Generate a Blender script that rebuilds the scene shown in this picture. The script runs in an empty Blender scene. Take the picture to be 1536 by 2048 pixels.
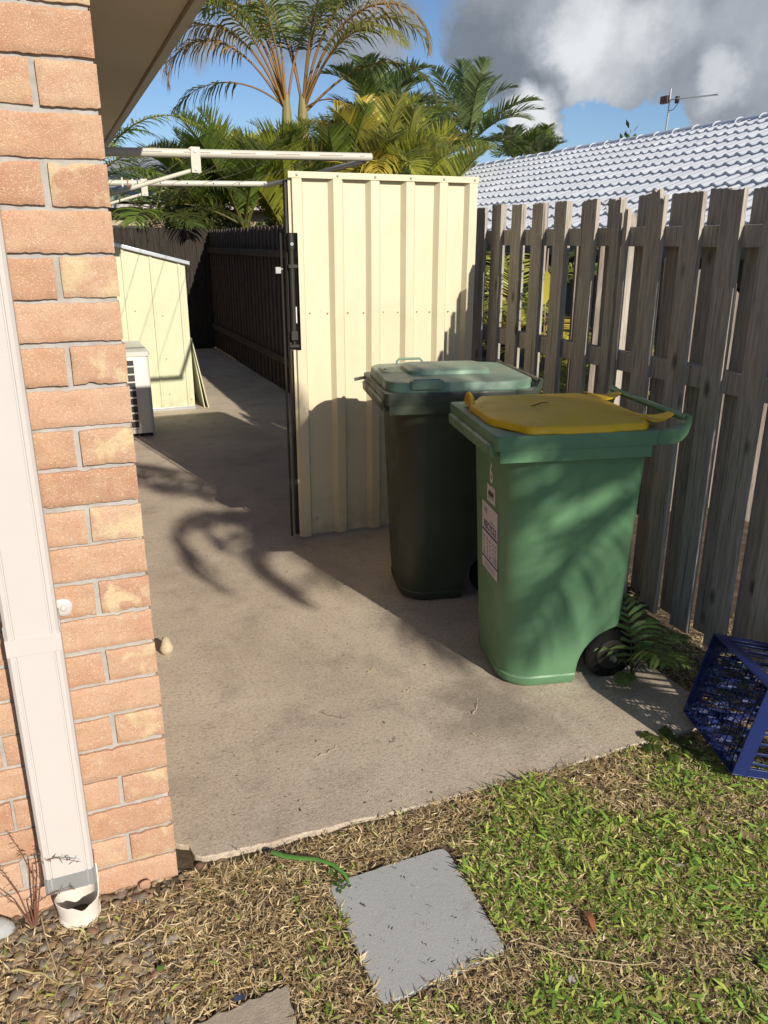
import bpy, bmesh, math, random
import numpy as np
from mathutils import Vector, Matrix
random.seed(7); rng = np.random.default_rng(11)
scene = bpy.context.scene
COL = scene.collection
R = math.radians

# ------------------------------------------------------------------ camera
CAM_H = 1.56
def make_camera():
    F, P, RO, Y = 1600.0, R(18.68), R(-0.07), R(21.97)
    f = Vector((math.sin(Y)*math.cos(P), math.cos(Y)*math.cos(P), -math.sin(P)))
    rt = Vector((math.cos(Y), -math.sin(Y), 0)); up = rt.cross(f)
    r2 = rt*math.cos(RO) - up*math.sin(RO); u2 = up*math.cos(RO) + rt*math.sin(RO)
    cd = bpy.data.cameras.new('camera'); o = bpy.data.objects.new('camera', cd); COL.objects.link(o)
    cd.sensor_fit = 'VERTICAL'; cd.sensor_height = 24.0; cd.sensor_width = 18.0; cd.lens = F/2048*24
    cd.clip_start = 0.05; cd.clip_end = 3000
    m = Matrix((( r2.x, u2.x, -f.x, 0), (r2.y, u2.y, -f.y, 0), (r2.z, u2.z, -f.z, CAM_H), (0, 0, 0, 1)))
    o.matrix_world = m
    scene.camera = o
make_camera()

# ------------------------------------------------------------------ light
SUN = Vector((0.40, -1.95, 1.0)).normalized()
EXPO = 0.38
def nd(nt, t, **k):
    n = nt.nodes.new(t)
    for a, b in k.items(): setattr(n, a, b)
    return n
def make_world():
    w = bpy.data.worlds.new('World'); scene.world = w; w.use_nodes = True
    nt = w.node_tree; nt.nodes.clear(); L = nt.links.new
    out = nd(nt, 'ShaderNodeOutputWorld'); bg = nd(nt, 'ShaderNodeBackground'); bg.inputs[1].default_value = 0.074
    sk = nd(nt, 'ShaderNodeTexSky'); sk.sky_type = 'NISHITA'; sk.sun_disc = False
    sk.sun_elevation = R(26.7); sk.sun_rotation = R(168.4); sk.air_density = 1.0; sk.dust_density = 0.25; sk.ozone_density = 3.0; sk.altitude = 0
    tc = nd(nt, 'ShaderNodeTexCoord')
    nrm = nd(nt, 'ShaderNodeVectorMath', operation='NORMALIZE'); L(tc.outputs['Generated'], nrm.inputs[0])
    sep = nd(nt, 'ShaderNodeSeparateXYZ'); L(nrm.outputs[0], sep.inputs[0])
    zz = nd(nt, 'ShaderNodeMath', operation='MAXIMUM'); L(sep.outputs[2], zz.inputs[0]); zz.inputs[1].default_value = 0.0
    za = nd(nt, 'ShaderNodeMath', operation='ADD'); L(zz.outputs[0], za.inputs[0]); za.inputs[1].default_value = 0.22
    dv = nd(nt, 'ShaderNodeVectorMath', operation='DIVIDE'); L(nrm.outputs[0], dv.inputs[0])
    cb = nd(nt, 'ShaderNodeCombineXYZ')
    for i in range(3): L(za.outputs[0], cb.inputs[i])
    L(cb.outputs[0], dv.inputs[1])
    def noise(scale, detail, rough, off, dist=0.0):
        mp = nd(nt, 'ShaderNodeMapping'); L(dv.outputs[0], mp.inputs[0]); mp.inputs['Location'].default_value = off
        n = nd(nt, 'ShaderNodeTexNoise'); L(mp.outputs[0], n.inputs['Vector'])
        n.inputs['Scale'].default_value = scale; n.inputs['Detail'].default_value = detail; n.inputs['Roughness'].default_value = rough
        n.inputs['Distortion'].default_value = dist
        return n.outputs[0]
    n1 = noise(1.6, 9, 0.58, (3.1, 1.7, 0.3)); n2 = noise(3.3, 8, 0.6, (7.0, 4.0, 1.0), 0.4)
    def m(op, a, b=None, c=None, clamp=False):
        x = nd(nt, 'ShaderNodeMath', operation=op, use_clamp=clamp)
        for i, v in enumerate((a, b, c)):
            if v is None: continue
            if isinstance(v, (int, float)): x.inputs[i].default_value = v
            else: L(v, x.inputs[i])
        return x.outputs[0]
    wob = nd(nt, 'ShaderNodeTexNoise'); L(nrm.outputs[0], wob.inputs['Vector']); wob.inputs['Scale'].default_value = 7.0; wob.inputs['Detail'].default_value = 7; wob.inputs['Roughness'].default_value = .62
    ws = nd(nt, 'ShaderNodeVectorMath', operation='SUBTRACT'); L(wob.outputs['Color'], ws.inputs[0]); ws.inputs[1].default_value = (.5, .5, .5)
    wm = nd(nt, 'ShaderNodeVectorMath', operation='SCALE'); L(ws.outputs[0], wm.inputs[0]); wm.inputs['Scale'].default_value = .12
    wa = nd(nt, 'ShaderNodeVectorMath', operation='ADD'); L(nrm.outputs[0], wa.inputs[0]); L(wm.outputs[0], wa.inputs[1])
    wn = nd(nt, 'ShaderNodeVectorMath', operation='NORMALIZE'); L(wa.outputs[0], wn.inputs[0])
    def blob(az, el, rad, s):         # a lump of cloud at a compass direction (degrees clockwise from +Y)
        d = Vector((math.sin(R(az))*math.cos(R(el)), math.cos(R(az))*math.cos(R(el)), math.sin(R(el))))
        dp = nd(nt, 'ShaderNodeVectorMath', operation='DOT_PRODUCT'); L(wn.outputs[0], dp.inputs[0]); dp.inputs[1].default_value = d
        mr = nd(nt, 'ShaderNodeMapRange', interpolation_type='SMOOTHSTEP'); L(dp.outputs['Value'], mr.inputs[0])
        mr.inputs[1].default_value = math.cos(R(rad)); mr.inputs[2].default_value = 1.0
        mr.inputs[3].default_value = 0; mr.inputs[4].default_value = s
        return mr.outputs[0]
    nb1 = nd(nt, 'ShaderNodeTexNoise'); L(nrm.outputs[0], nb1.inputs['Vector']); nb1.inputs['Scale'].default_value = 9.0; nb1.inputs['Detail'].default_value = 10; nb1.inputs['Roughness'].default_value = .66
    CL = [(33.5, 12.5, 7, .75), (41, 12, 8, .7), (28.5, 12, 4, .5), (29.8, 9.8, 2.4, .45), (46, 9.5, 5, .45), (39.5, 9.6, 3, .4), (33.5, 9.5, 2.4, .4), (31.6, 7.2, 2.0, 1.1), (42, 8.3, 2.2, .4),
          (11.3, 10.9, 3.4, .35), (16, 12.6, 4, .35), (21.5, 12.3, 3.6, .5), (50, 22, 22, .5), (25, 24, 13, .5), (0, 20, 15, .2), (200, 40, 60, .25),
          (26.0, 8.0, 2.8, -1.1), (24.8, 10.2, 1.8, -.6), (35.7, 6.7, 2.6, -1.3), (38.8, 6.9, 2.6, -1.0), (8, 7.5, 4, -.6), (12.5, 8.5, 2.5, -.5)]
    acc = m('MULTIPLY', m('SUBTRACT', nb1.outputs[0], 0.5), 1.5)
    for c in CL: acc = m('ADD', acc, blob(*c))
    mask = nd(nt, 'ShaderNodeMapRange', interpolation_type='SMOOTHSTEP'); L(acc, mask.inputs[0])
    mask.inputs[1].default_value = 0.0; mask.inputs[2].default_value = 0.55
    # brightness of the cloud: bright where thin or facing the sun
    nb2 = nd(nt, 'ShaderNodeTexNoise'); L(nrm.outputs[0], nb2.inputs['Vector']); nb2.inputs['Scale'].default_value = 13.0; nb2.inputs['Detail'].default_value = 10; nb2.inputs['Roughness'].default_value = .62
    br = m('MULTIPLY', m('SUBTRACT', nb2.outputs[0], 0.5), .8)
    for c in [(35.4, 10.8, 4.2, .55), (33.2, 12.3, 3.2, .3), (39, 12, 2.8, .28), (31.6, 7.2, 2.2, 1.0), (42.3, 8.4, 1.9, .45), (45, 10, 4.5, .2), (28.5, 10.5, 4, -.22), (32.5, 8.9, 1.6, -.2), (43, 14, 5, .1)]: br = m('ADD', br, blob(*c))
    ramp = nd(nt, 'ShaderNodeValToRGB'); L(m('ADD', br, 0.20, clamp=True), ramp.inputs[0])
    e = ramp.color_ramp.elements
    e[0].position = 0.0; e[0].color = (2.1, 2.4, 2.85, 1); e[1].position = 1.0; e[1].color = (8.2, 8.5, 8.8, 1)
    e2 = ramp.color_ramp.elements.new(0.45); e2.color = (4.2, 4.55, 5.1, 1)
    mx = nd(nt, 'ShaderNodeMix', data_type='RGBA'); L(mask.outputs[0], mx.inputs[0])
    tint = nd(nt, 'ShaderNodeMix', data_type='RGBA', blend_type='MULTIPLY'); tint.inputs[0].default_value = 1
    L(sk.outputs[0], tint.inputs[6]); tint.inputs[7].default_value = (0.88, 0.97, 1.12, 1)
    L(tint.outputs[2], mx.inputs[6]); L(ramp.outputs[0], mx.inputs[7])
    L(mx.outputs[2], bg.inputs[0]); L(bg.outputs[0], out.inputs[0])
    sd = bpy.data.lights.new('sun', 'SUN'); sd.energy = 4.15; sd.angle = R(0.53); sd.color = (1.0, 0.92, 0.80)
    so = bpy.data.objects.new('sun', sd); COL.objects.link(so)
    so.rotation_euler = SUN.to_track_quat('Z', 'Y').to_euler()
make_world()
scene.view_settings.view_transform = 'Standard'; scene.view_settings.look = 'None'
scene.view_settings.exposure = EXPO; scene.view_settings.gamma = 1.0; scene.view_settings.use_curve_mapping = False
scene.cycles.max_bounces = 6

# ------------------------------------------------------------------ helpers
def tag(o, label=None, cat=None, group=None, kind=None):
    if label: o['label'] = label
    if cat: o['category'] = cat
    if group: o['group'] = group
    if kind: o['kind'] = kind
    return o
def empty(name, loc=(0, 0, 0), rz=0.0):
    o = bpy.data.objects.new(name, None); COL.objects.link(o); o.location = loc; o.rotation_euler = (0, 0, rz)
    o.empty_display_size = 0.1
    return o
def copy_tree(o, parent=None):
    c = o.copy(); COL.objects.link(c); c.parent = parent
    for ch in [x for x in bpy.data.objects if x.parent == o]: copy_tree(ch, c)
    return c

class MB:
    def __init__(s): s.v = []; s.f = []; s.c = []
    def add(s, vs, fs, col=None):
        b = len(s.v); s.v += [tuple(v) for v in vs]
        for f in fs: s.f.append(tuple(i+b for i in f)); s.c.append(col)
        return s
    def box(s, x0, x1, y0, y1, z0, z1, col=None, M=None):
        vs = [Vector((x, y, z)) for z in (z0, z1) for y in (y0, y1) for x in (x0, x1)]
        if M is not None: vs = [M @ v for v in vs]
        return s.add(vs, [(0, 2, 3, 1), (4, 5, 7, 6), (0, 1, 5, 4), (2, 6, 7, 3), (0, 4, 6, 2), (1, 3, 7, 5)], col)
    def tube(s, pts, r, n=10, col=None, cap=True, flat=None):
        pts = [Vector(p) for p in pts]; b = len(s.v); k = len(pts)
        rs = r if isinstance(r, (list, tuple)) else [r]*k
        up = Vector((0, 0, 1)); t0 = (pts[1]-pts[0]).normalized()
        if abs(t0.dot(up)) > .95: up = Vector((0, 1, 0))
        a = t0.cross(up).normalized()
        for i, p in enumerate(pts):
            t = (pts[min(i+1, k-1)]-pts[max(i-1, 0)]).normalized()
            a = (a - t*a.dot(t)).normalized(); bb = t.cross(a)
            for j in range(n):
                w = 2*math.pi*j/n; s.v.append(tuple(p + (a*math.cos(w)+bb*math.sin(w)*(flat or 1))*rs[i]))
        for i in range(k-1):
            for j in range(n):
                q = (j+1) % n; s.f.append((b+i*n+j, b+i*n+q, b+(i+1)*n+q, b+(i+1)*n+j)); s.c.append(col)
        if cap:
            s.f.append(tuple(b+j for j in range(n))[::-1]); s.c.append(col)
            s.f.append(tuple(b+(k-1)*n+j for j in range(n))); s.c.append(col)
        return s
    def prism(s, poly, z0, z1, axis='z', col=None, M=None):
        n = len(poly)
        def P(a, b, c):
            v = {'z': Vector((a, b, c)), 'y': Vector((a, c, b)), 'x': Vector((c, a, b))}[axis]
            return M @ v if M is not None else v
        vs = [P(a, b, z0) for a, b in poly]+[P(a, b, z1) for a, b in poly]
        fs = [tuple(range(n))[::-1], tuple(range(n, 2*n))]+[(i, (i+1) % n, n+(i+1) % n, n+i) for i in range(n)]
        return s.add(vs, fs, col)
    def loft(s, rings, closed=True, cap0=True, cap1=True, col=None):
        b = len(s.v); n = len(rings[0])
        for r_ in rings: s.v += [tuple(p) for p in r_]
        for i in range(len(rings)-1):
            for j in range(n if closed else n-1):
                q = (j+1) % n; s.f.append((b+i*n+j, b+i*n+q, b+(i+1)*n+q, b+(i+1)*n+j)); s.c.append(col)
        if cap0: s.f.append(tuple(b+j for j in range(n))[::-1]); s.c.append(col)
        if cap1: s.f.append(tuple(b+(len(rings)-1)*n+j for j in range(n))); s.c.append(col)
        return s
    def build(s, name, mat, parent=None, bevel=0.0, smooth=False, segs=2, angle=35):
        me = bpy.data.meshes.new(name); me.from_pydata(s.v, [], s.f); 
        if any(c is not None for c in s.c):
            at = me.color_attributes.new('Col', 'FLOAT_COLOR', 'CORNER')
            arr = np.ones((len(me.loops), 4), np.float32); k = 0
            for f, c in zip(s.f, s.c):
                m = len(f)
                if c is not None: arr[k:k+m, :3] = c
                k += m
            at.data.foreach_set('color', arr.ravel())
        bm = bmesh.new(); bm.from_mesh(me); bmesh.ops.recalc_face_normals(bm, faces=bm.faces); bm.to_mesh(me); bm.free()
        me.materials.append(mat)
        o = bpy.data.objects.new(name, me); COL.objects.link(o)
        if parent is not None: o.parent = parent
        if bevel:
            md = o.modifiers.new('bevel', 'BEVEL'); md.width = bevel; md.segments = segs; md.limit_method = 'ANGLE'; md.angle_limit = R(30)
        if smooth or bevel:
            me.shade_smooth()
            try: me.set_sharp_from_angle(angle=R(angle))
            except Exception: pass
        return o
def fast_mesh(name, V, Fq, mat, parent=None, C=None, smooth=False):
    """V (n,3), Fq (m,k) same-size faces; C (m,3) colour per face"""
    me = bpy.data.meshes.new(name); V = np.asarray(V, np.float32); Fq = np.asarray(Fq, np.int32); k = Fq.shape[1]
    me.vertices.add(len(V)); me.vertices.foreach_set('co', V.ravel())
    me.loops.add(Fq.size); me.loops.foreach_set('vertex_index', Fq.ravel())
    me.polygons.add(len(Fq)); me.polygons.foreach_set('loop_start', np.arange(0, Fq.size, k, dtype=np.int32))
    me.update(calc_edges=True)
    if C is not None:
        at = me.color_attributes.new('Col', 'FLOAT_COLOR', 'CORNER')
        arr = np.ones((Fq.size, 4), np.float32); arr[:, :3] = np.repeat(np.asarray(C, np.float32), k, axis=0)
        at.data.foreach_set('color', arr.ravel())
    me.materials.append(mat); 
    if smooth: me.shade_smooth()
    o = bpy.data.objects.new(name, me); COL.objects.link(o)
    if parent is not None: o.parent = parent
    return o

# ------------------------------------------------------------------ materials
class NT:
    def __init__(s, name, rough=0.6, spec=0.4):
        s.m = bpy.data.materials.new(name); s.m.use_nodes = True; s.t = s.m.node_tree
        s.p = s.t.nodes['Principled BSDF']; s.p.inputs['Roughness'].default_value = rough
        s.p.inputs['Specular IOR Level'].default_value = spec
        s.tc = s.t.nodes.new('ShaderNodeTexCoord'); s.L = s.t.links.new
    def coord(s, kind='Object', scale=(1, 1, 1), rot=(0, 0, 0), rnd=False):
        mp = s.t.nodes.new('ShaderNodeMapping'); s.L(s.tc.outputs[kind], mp.inputs[0]); mp.inputs['Scale'].default_value = scale
        mp.inputs['Rotation'].default_value = rot
        if rnd:
            oi = s.t.nodes.new('ShaderNodeObjectInfo'); ml = s.t.nodes.new('ShaderNodeMath'); ml.operation = 'MULTIPLY'; ml.inputs[1].default_value = 37.0
            s.L(oi.outputs['Random'], ml.inputs[0]); cb = s.t.nodes.new('ShaderNodeCombineXYZ')
            for i in range(3): s.L(ml.outputs[0], cb.inputs[i])
            s.L(cb.outputs[0], mp.inputs['Location'])
        return mp.outputs[0]
    def noise(s, v, scale, detail=4, rough=0.55, dist=0.0):
        n = s.t.nodes.new('ShaderNodeTexNoise'); s.L(v, n.inputs['Vector']); n.inputs['Scale'].default_value = scale
        n.inputs['Detail'].default_value = detail; n.inputs['Roughness'].default_value = rough; n.inputs['Distortion'].default_value = dist
        return n.outputs[0]
    def vor(s, v, scale, feat='F1', out='Distance'):
        n = s.t.nodes.new('ShaderNodeTexVoronoi'); s.L(v, n.inputs['Vector']); n.inputs['Scale'].default_value = scale; n.feature = feat
        return n.outputs[out]
    def ramp(s, f, stops):
        r_ = s.t.nodes.new('ShaderNodeValToRGB'); s.L(f, r_.inputs[0]); e = r_.color_ramp.elements
        while len(e) < len(stops): e.new(0.5)
        for i, (p, c) in enumerate(stops):
            e[i].position = p; e[i].color = (c, c, c, 1) if isinstance(c, (int, float)) else (*c, 1)
        return r_.outputs[0]
    def mix(s, a, b, f, mode='MIX'):
        n = s.t.nodes.new('ShaderNodeMix'); n.data_type = 'RGBA'; n.blend_type = mode
        for i, v in ((0, f), (6, a), (7, b)):
            if isinstance(v, (int, float)): n.inputs[i].default_value = v
            elif isinstance(v, tuple): n.inputs[i].default_value = (*v, 1)
            else: s.L(v, n.inputs[i])
        return n.outputs[2]
    def math(s, op, a, b):
        n = s.t.nodes.new('ShaderNodeMath'); n.operation = op
        for i, v in enumerate((a, b)):
            if isinstance(v, (int, float)): n.inputs[i].default_value = v
            else: s.L(v, n.inputs[i])
        return n.outputs[0]
    def attr(s, name='Col'):
        a = s.t.nodes.new('ShaderNodeAttribute'); a.attribute_name = name; return a.outputs['Color']
    def base(s, c):
        if isinstance(c, tuple): s.p.inputs['Base Color'].default_value = (*c, 1)
        else: s.L(c, s.p.inputs['Base Color'])
        return s
    def bump(s, h, strength=0.3, dist=0.002, prev=None):
        b = s.t.nodes.new('ShaderNodeBump'); s.L(h, b.inputs['Height']); b.inputs['Strength'].default_value = strength; b.inputs['Distance'].default_value = dist
        if prev is not None: s.L(prev, b.inputs['Normal'])
        s.L(b.outputs[0], s.p.inputs['Normal']); return b.outputs[0]
    def rough(s, f): s.L(f, s.p.inputs['Roughness']); return s

def mat_brick():
    n = NT('brick', 0.85, 0.2); v = n.coord()
    per = n.attr()
    # fired face: orange rind with paler, sandier patches in the middle of the faces
    patch = n.ramp(n.noise(v, 16, 3, 0.5, .6), [(0.48, 0.0), (0.60, .9)])
    sep = n.t.nodes.new('ShaderNodeSeparateColor'); n.L(per, sep.inputs[0])
    pw = n.math('MULTIPLY', patch, sep.outputs[2])
    tone = n.ramp(sep.outputs[0], [(0.0, (.42, .235, .15)), (0.5, (.48, .29, .185)), (1.0, (.53, .345, .235))])
    c = n.mix(tone, (.60, .47, .28), pw)
    c = n.mix(c, (.44, .19, .10), n.ramp(n.noise(v, 9, 5, .65), [(0.50, 0.0), (0.72, .45)]))
    c = n.mix(c, (.52, .37, .27), n.math('MULTIPLY', n.ramp(n.noise(v, 23, 3, .6), [(0.52, 0.0), (0.7, .55)]), sep.outputs[1]))
    sp = n.noise(v, 420, 2, .5)
    c = n.mix(c, (.80, .66, .50), n.ramp(sp, [(0.59, 0.0), (0.66, .6)]))
    c = n.mix(c, (.30, .15, .09), n.ramp(n.noise(v, 130, 5, .75), [(0.52, 0.0), (0.70, .45)]))
    c = n.mix(c, (.50, .47, .43), n.ramp(n.noise(v, 34, 5, .7), [(0.64, 0.0), (0.70, .5)]))
    c = n.mix(c, (.20, .11, .07), n.ramp(n.noise(v, 300, 2, .5), [(0.66, 0.0), (0.72, .45)]))
    n.base(c)
    h = n.mix(n.noise(v, 60, 6, .7), n.noise(v, 400, 2, .5), .4)
    n.bump(h, .8, .004); return n.m
def mat_mortar():
    n = NT('mortar', .92, .15); v = n.coord()
    n.base(n.ramp(n.noise(v, 30, 5, .6), [(0.3, (.33, .315, .29)), (0.7, (.46, .445, .42))])); n.bump(n.noise(v, 150, 5, .7), .5, .002); return n.m
def mat_concrete():
    n = NT('concrete', .88, .25); v = n.coord()
    big = n.noise(v, 1.1, 5, .6, .4); mid = n.noise(v, 5.5, 5, .62)
    c = n.ramp(big, [(0.30, (.42, .345, .262)), (0.50, (.545, .455, .345)), (0.68, (.63, .535, .415))])
    c = n.mix(c, (.22, .18, .145), n.ramp(mid, [(0.52, 0.0), (0.74, .5)]))
    c = n.mix(c, (.62, .55, .44), n.ramp(n.noise(v, 9, 7, .75), [(0.52, 0.0), (0.72, .55)]))
    c = n.mix(c, (.25, .20, .16), n.ramp(n.noise(v, 24, 6, .75), [(0.55, 0.0), (0.72, .45)]))

    rs_ = n.ramp(n.vor(n.coord(), 55), [(0.10, .5), (0.16, 0.0)]); c = n.mix(c, (.07, .055, .045), n.math('MULTIPLY', rs_, n.ramp(n.noise(v, 7, 3, .5), [(0.55, 0.0), (0.65, 1.0)])))
    c = n.mix(c, (.20, .16, .125), n.ramp(n.noise(v, 75, 4, .7), [(0.50, 0.0), (0.66, .5)]))
    c = n.mix(c, (.72, .65, .55), n.ramp(n.noise(v, 170, 2, .5), [(0.60, 0.0), (0.68, .7)]))
    c = n.mix(c, (.09, .07, .055), n.ramp(n.noise(v, 120, 3, .6), [(0.62, 0.0), (0.72, .45)]))
    vm = n.t.nodes.new('ShaderNodeVectorMath'); vm.operation = 'DISTANCE'; n.L(n.coord(), vm.inputs[0]); vm.inputs[1].default_value = (1.28, 2.12, 0)
    rg = n.math('ADD', vm.outputs['Value'], n.math('MULTIPLY', n.noise(v, 4.5, 6, .7), .55))     # damp grimy patch by the bin
    c = n.mix(c, (.115, .09, .075), n.ramp(rg, [(0.36, .5), (0.58, 0.0)]))
    n.base(c)
    n.bump(n.mix(n.noise(v, 90, 5, .7), n.noise(v, 300, 2, .6), .5), .9, .005); return n.m
def mat_metal_paint(name, col, dirt=(.35, .30, .2), rough=.38):
    n = NT(name, rough, .5); v = n.coord()
    c = n.mix(col, dirt, n.ramp(n.noise(v, 2.2, 6, .7), [(0.52, 0.0), (0.85, .35)]))
    c = n.mix(c, tuple(x*.45 for x in col), n.ramp(n.noise(n.coord(scale=(1, 1, .15)), 40, 4, .7), [(0.66, 0.0), (0.78, .16)]))
    g = n.t.nodes.new('ShaderNodeSeparateXYZ'); n.L(n.tc.outputs['Object'], g.inputs[0])
    low = n.math('MULTIPLY', n.ramp(g.outputs[2], [(0.0, 1.0), (0.30, 0.0)]), n.ramp(n.noise(v, 12, 7, .75), [(0.40, .15), (0.62, .9)]))
    c = n.mix(c, (.30, .24, .165), n.math('MULTIPLY', low, .6))
    c = n.mix(c, (.40, .26, .14), n.ramp(n.noise(n.coord(scale=(1, 1, .08)), 55, 5, .75), [(0.66, 0.0), (0.76, .30)]))
    c = n.mix(c, tuple(x*.6 for x in col), n.ramp(n.vor(v, 7), [(0.012, .8), (0.03, 0.0)]))
    n.base(c); n.rough(n.ramp(n.noise(v, 6, 4, .6), [(0.3, rough-.06), (0.7, rough+.14)])); n.bump(n.noise(n.coord(scale=(1, 1, .5)), 4.5, 4, .55), .30, .02); return n.m
def mat_plastic(name, col, dust=(.45, .42, .33), damt=.35, rough=.42):
    n = NT(name, rough, .45); v = n.coord()
    g = n.t.nodes.new('ShaderNodeNewGeometry'); sp = n.t.nodes.new('ShaderNodeSeparateXYZ'); n.L(g.outputs['Normal'], sp.inputs[0])
    upf = n.ramp(sp.outputs[2], [(0.55, 0.0), (0.95, 1.0)])      # settled dust lies on top faces
    du = n.math('MULTIPLY', upf, n.ramp(n.noise(v, 7, 6, .7), [(0.30, .25), (0.62, 1.0)]))
    c = n.mix(col, tuple(min(1, x*1.25+.01) for x in col), n.ramp(n.noise(v, 3, 4, .6), [(0.4, 0.0), (0.7, .5)]))
    c = n.mix(c, tuple(x*.6 for x in col), n.ramp(n.noise(n.coord(scale=(1, 1, .2)), 18, 5, .7), [(0.58, 0.0), (0.75, .35)]))
    c = n.mix(c, dust, n.math('MULTIPLY', du, damt))
    c = n.mix(c, tuple(min(1, x*1.8+.05) for x in col), n.ramp(n.noise(n.coord(scale=(6, 6, 1), rot=(.4, .2, 0)), 26, 3, .8), [(0.70, 0.0), (0.74, .25)]))
    n.base(c); n.rough(n.ramp(n.noise(v, 9, 5, .65), [(0.3, rough-.08), (0.7, rough+.2)])); n.bump(n.noise(v, 160, 3, .6), .10, .001); return n.m
def mat_wood(name, c0, c1, c2, pink=(.30, .235, .20)):
    n = NT(name, .9, .15); v = n.coord(scale=(9, 9, .55), rnd=True); v2 = n.coord(rnd=True)
    g = n.noise(v, 9, 7, .68, .9)
    c = n.ramp(g, [(0.32, c0), (0.52, c1), (0.72, c2)])
    c = n.mix(c, pink, n.ramp(n.noise(v2, 2.2, 3, .5), [(0.5, 0.0), (0.75, .5)]))
    c = n.mix(c, tuple(x*.35 for x in c0), n.ramp(n.noise(n.coord(scale=(60, 60, .9), rnd=True), 1.5, 4, .6), [(0.61, 0.0), (0.68, .8)]))
    kn = n.ramp(n.vor(n.coord(scale=(7, 7, 3.2), rnd=True), 1.0), [(0.05, 1.0), (0.14, 0.0)])
    c = n.mix(c, tuple(x*.3 for x in c0), n.math('MULTIPLY', kn, .8))
    n.base(c); n.bump(n.noise(n.coord(scale=(30, 30, 1.2), rnd=True), 6, 5, .7), .8, .004); return n.m
def mat_leaf(name='leaf', trans=.35, rough=.42):
    n = NT(name, rough, .35); v = n.coord()
    c = n.mix(n.attr(), (.10, .08, .02), n.ramp(n.noise(v, 3, 3, .6), [(0.55, 0.0), (0.85, .3)]))
    n.base(c)
    tr = n.t.nodes.new('ShaderNodeBsdfTranslucent'); n.L(n.mix(c, (1.0, 1.0, .35), .30, 'MIX'), tr.inputs[0])
    ms = n.t.nodes.new('ShaderNodeMixShader'); ms.inputs[0].default_value = trans
    out = n.t.nodes['Material Output']; n.L(n.p.outputs[0], ms.inputs[1]); n.L(tr.outputs[0], ms.inputs[2]); n.L(ms.outputs[0], out.inputs[0]); return n.m
def mat_simple(name, col, rough=.6, spec=.4, var=.25, scale=20, bump=.2, metal=0.0):
    n = NT(name, rough, spec); v = n.coord()
    n.base(n.mix(tuple(x*(1-var) for x in col), tuple(min(1, x*(1+var)) for x in col), n.noise(v, scale, 5, .6)))
    n.p.inputs['Metallic'].default_value = metal
    if bump: n.bump(n.noise(v, scale*5, 4, .6), bump, .002)
    return n.m
def mat_soil():
    n = NT('soil', .95, .1); v = n.coord()
    c = n.ramp(n.noise(v, 14, 8, .75), [(0.3, (.06, .045, .03)), (0.5, (.14, .105, .07)), (0.72, (.28, .215, .145))])
    n.base(c); n.bump(n.noise(v, 60, 8, .8), 1.0, .012); return n.m
def mat_vcol(name, rough=.8, spec=.2, bump=.3, bs=80):
    n = NT(name, rough, spec); v = n.coord()
    n.base(n.mix(n.attr(), n.mix(n.attr(), (.5, .5, .5), .0), 0.0) if False else n.mix(n.attr(), (.02, .015, .01), n.ramp(n.noise(v, bs*.6, 4, .6), [(0.5, 0.0), (0.75, .35)])))
    n.bump(n.noise(v, bs, 4, .6), bump, .002); return n.m
def mat_tile():
    n = NT('roof_tile', .45, .4); v = n.coord()
    c = n.mix((.50, .525, .56), (.62, .64, .67), n.noise(v, 1.3, 5, .6))
    c = n.mix(c, (.30, .32, .35), n.ramp(n.noise(v, 6, 6, .7), [(0.58, 0.0), (0.8, .4)]))
    n.base(c); return n.m

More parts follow.
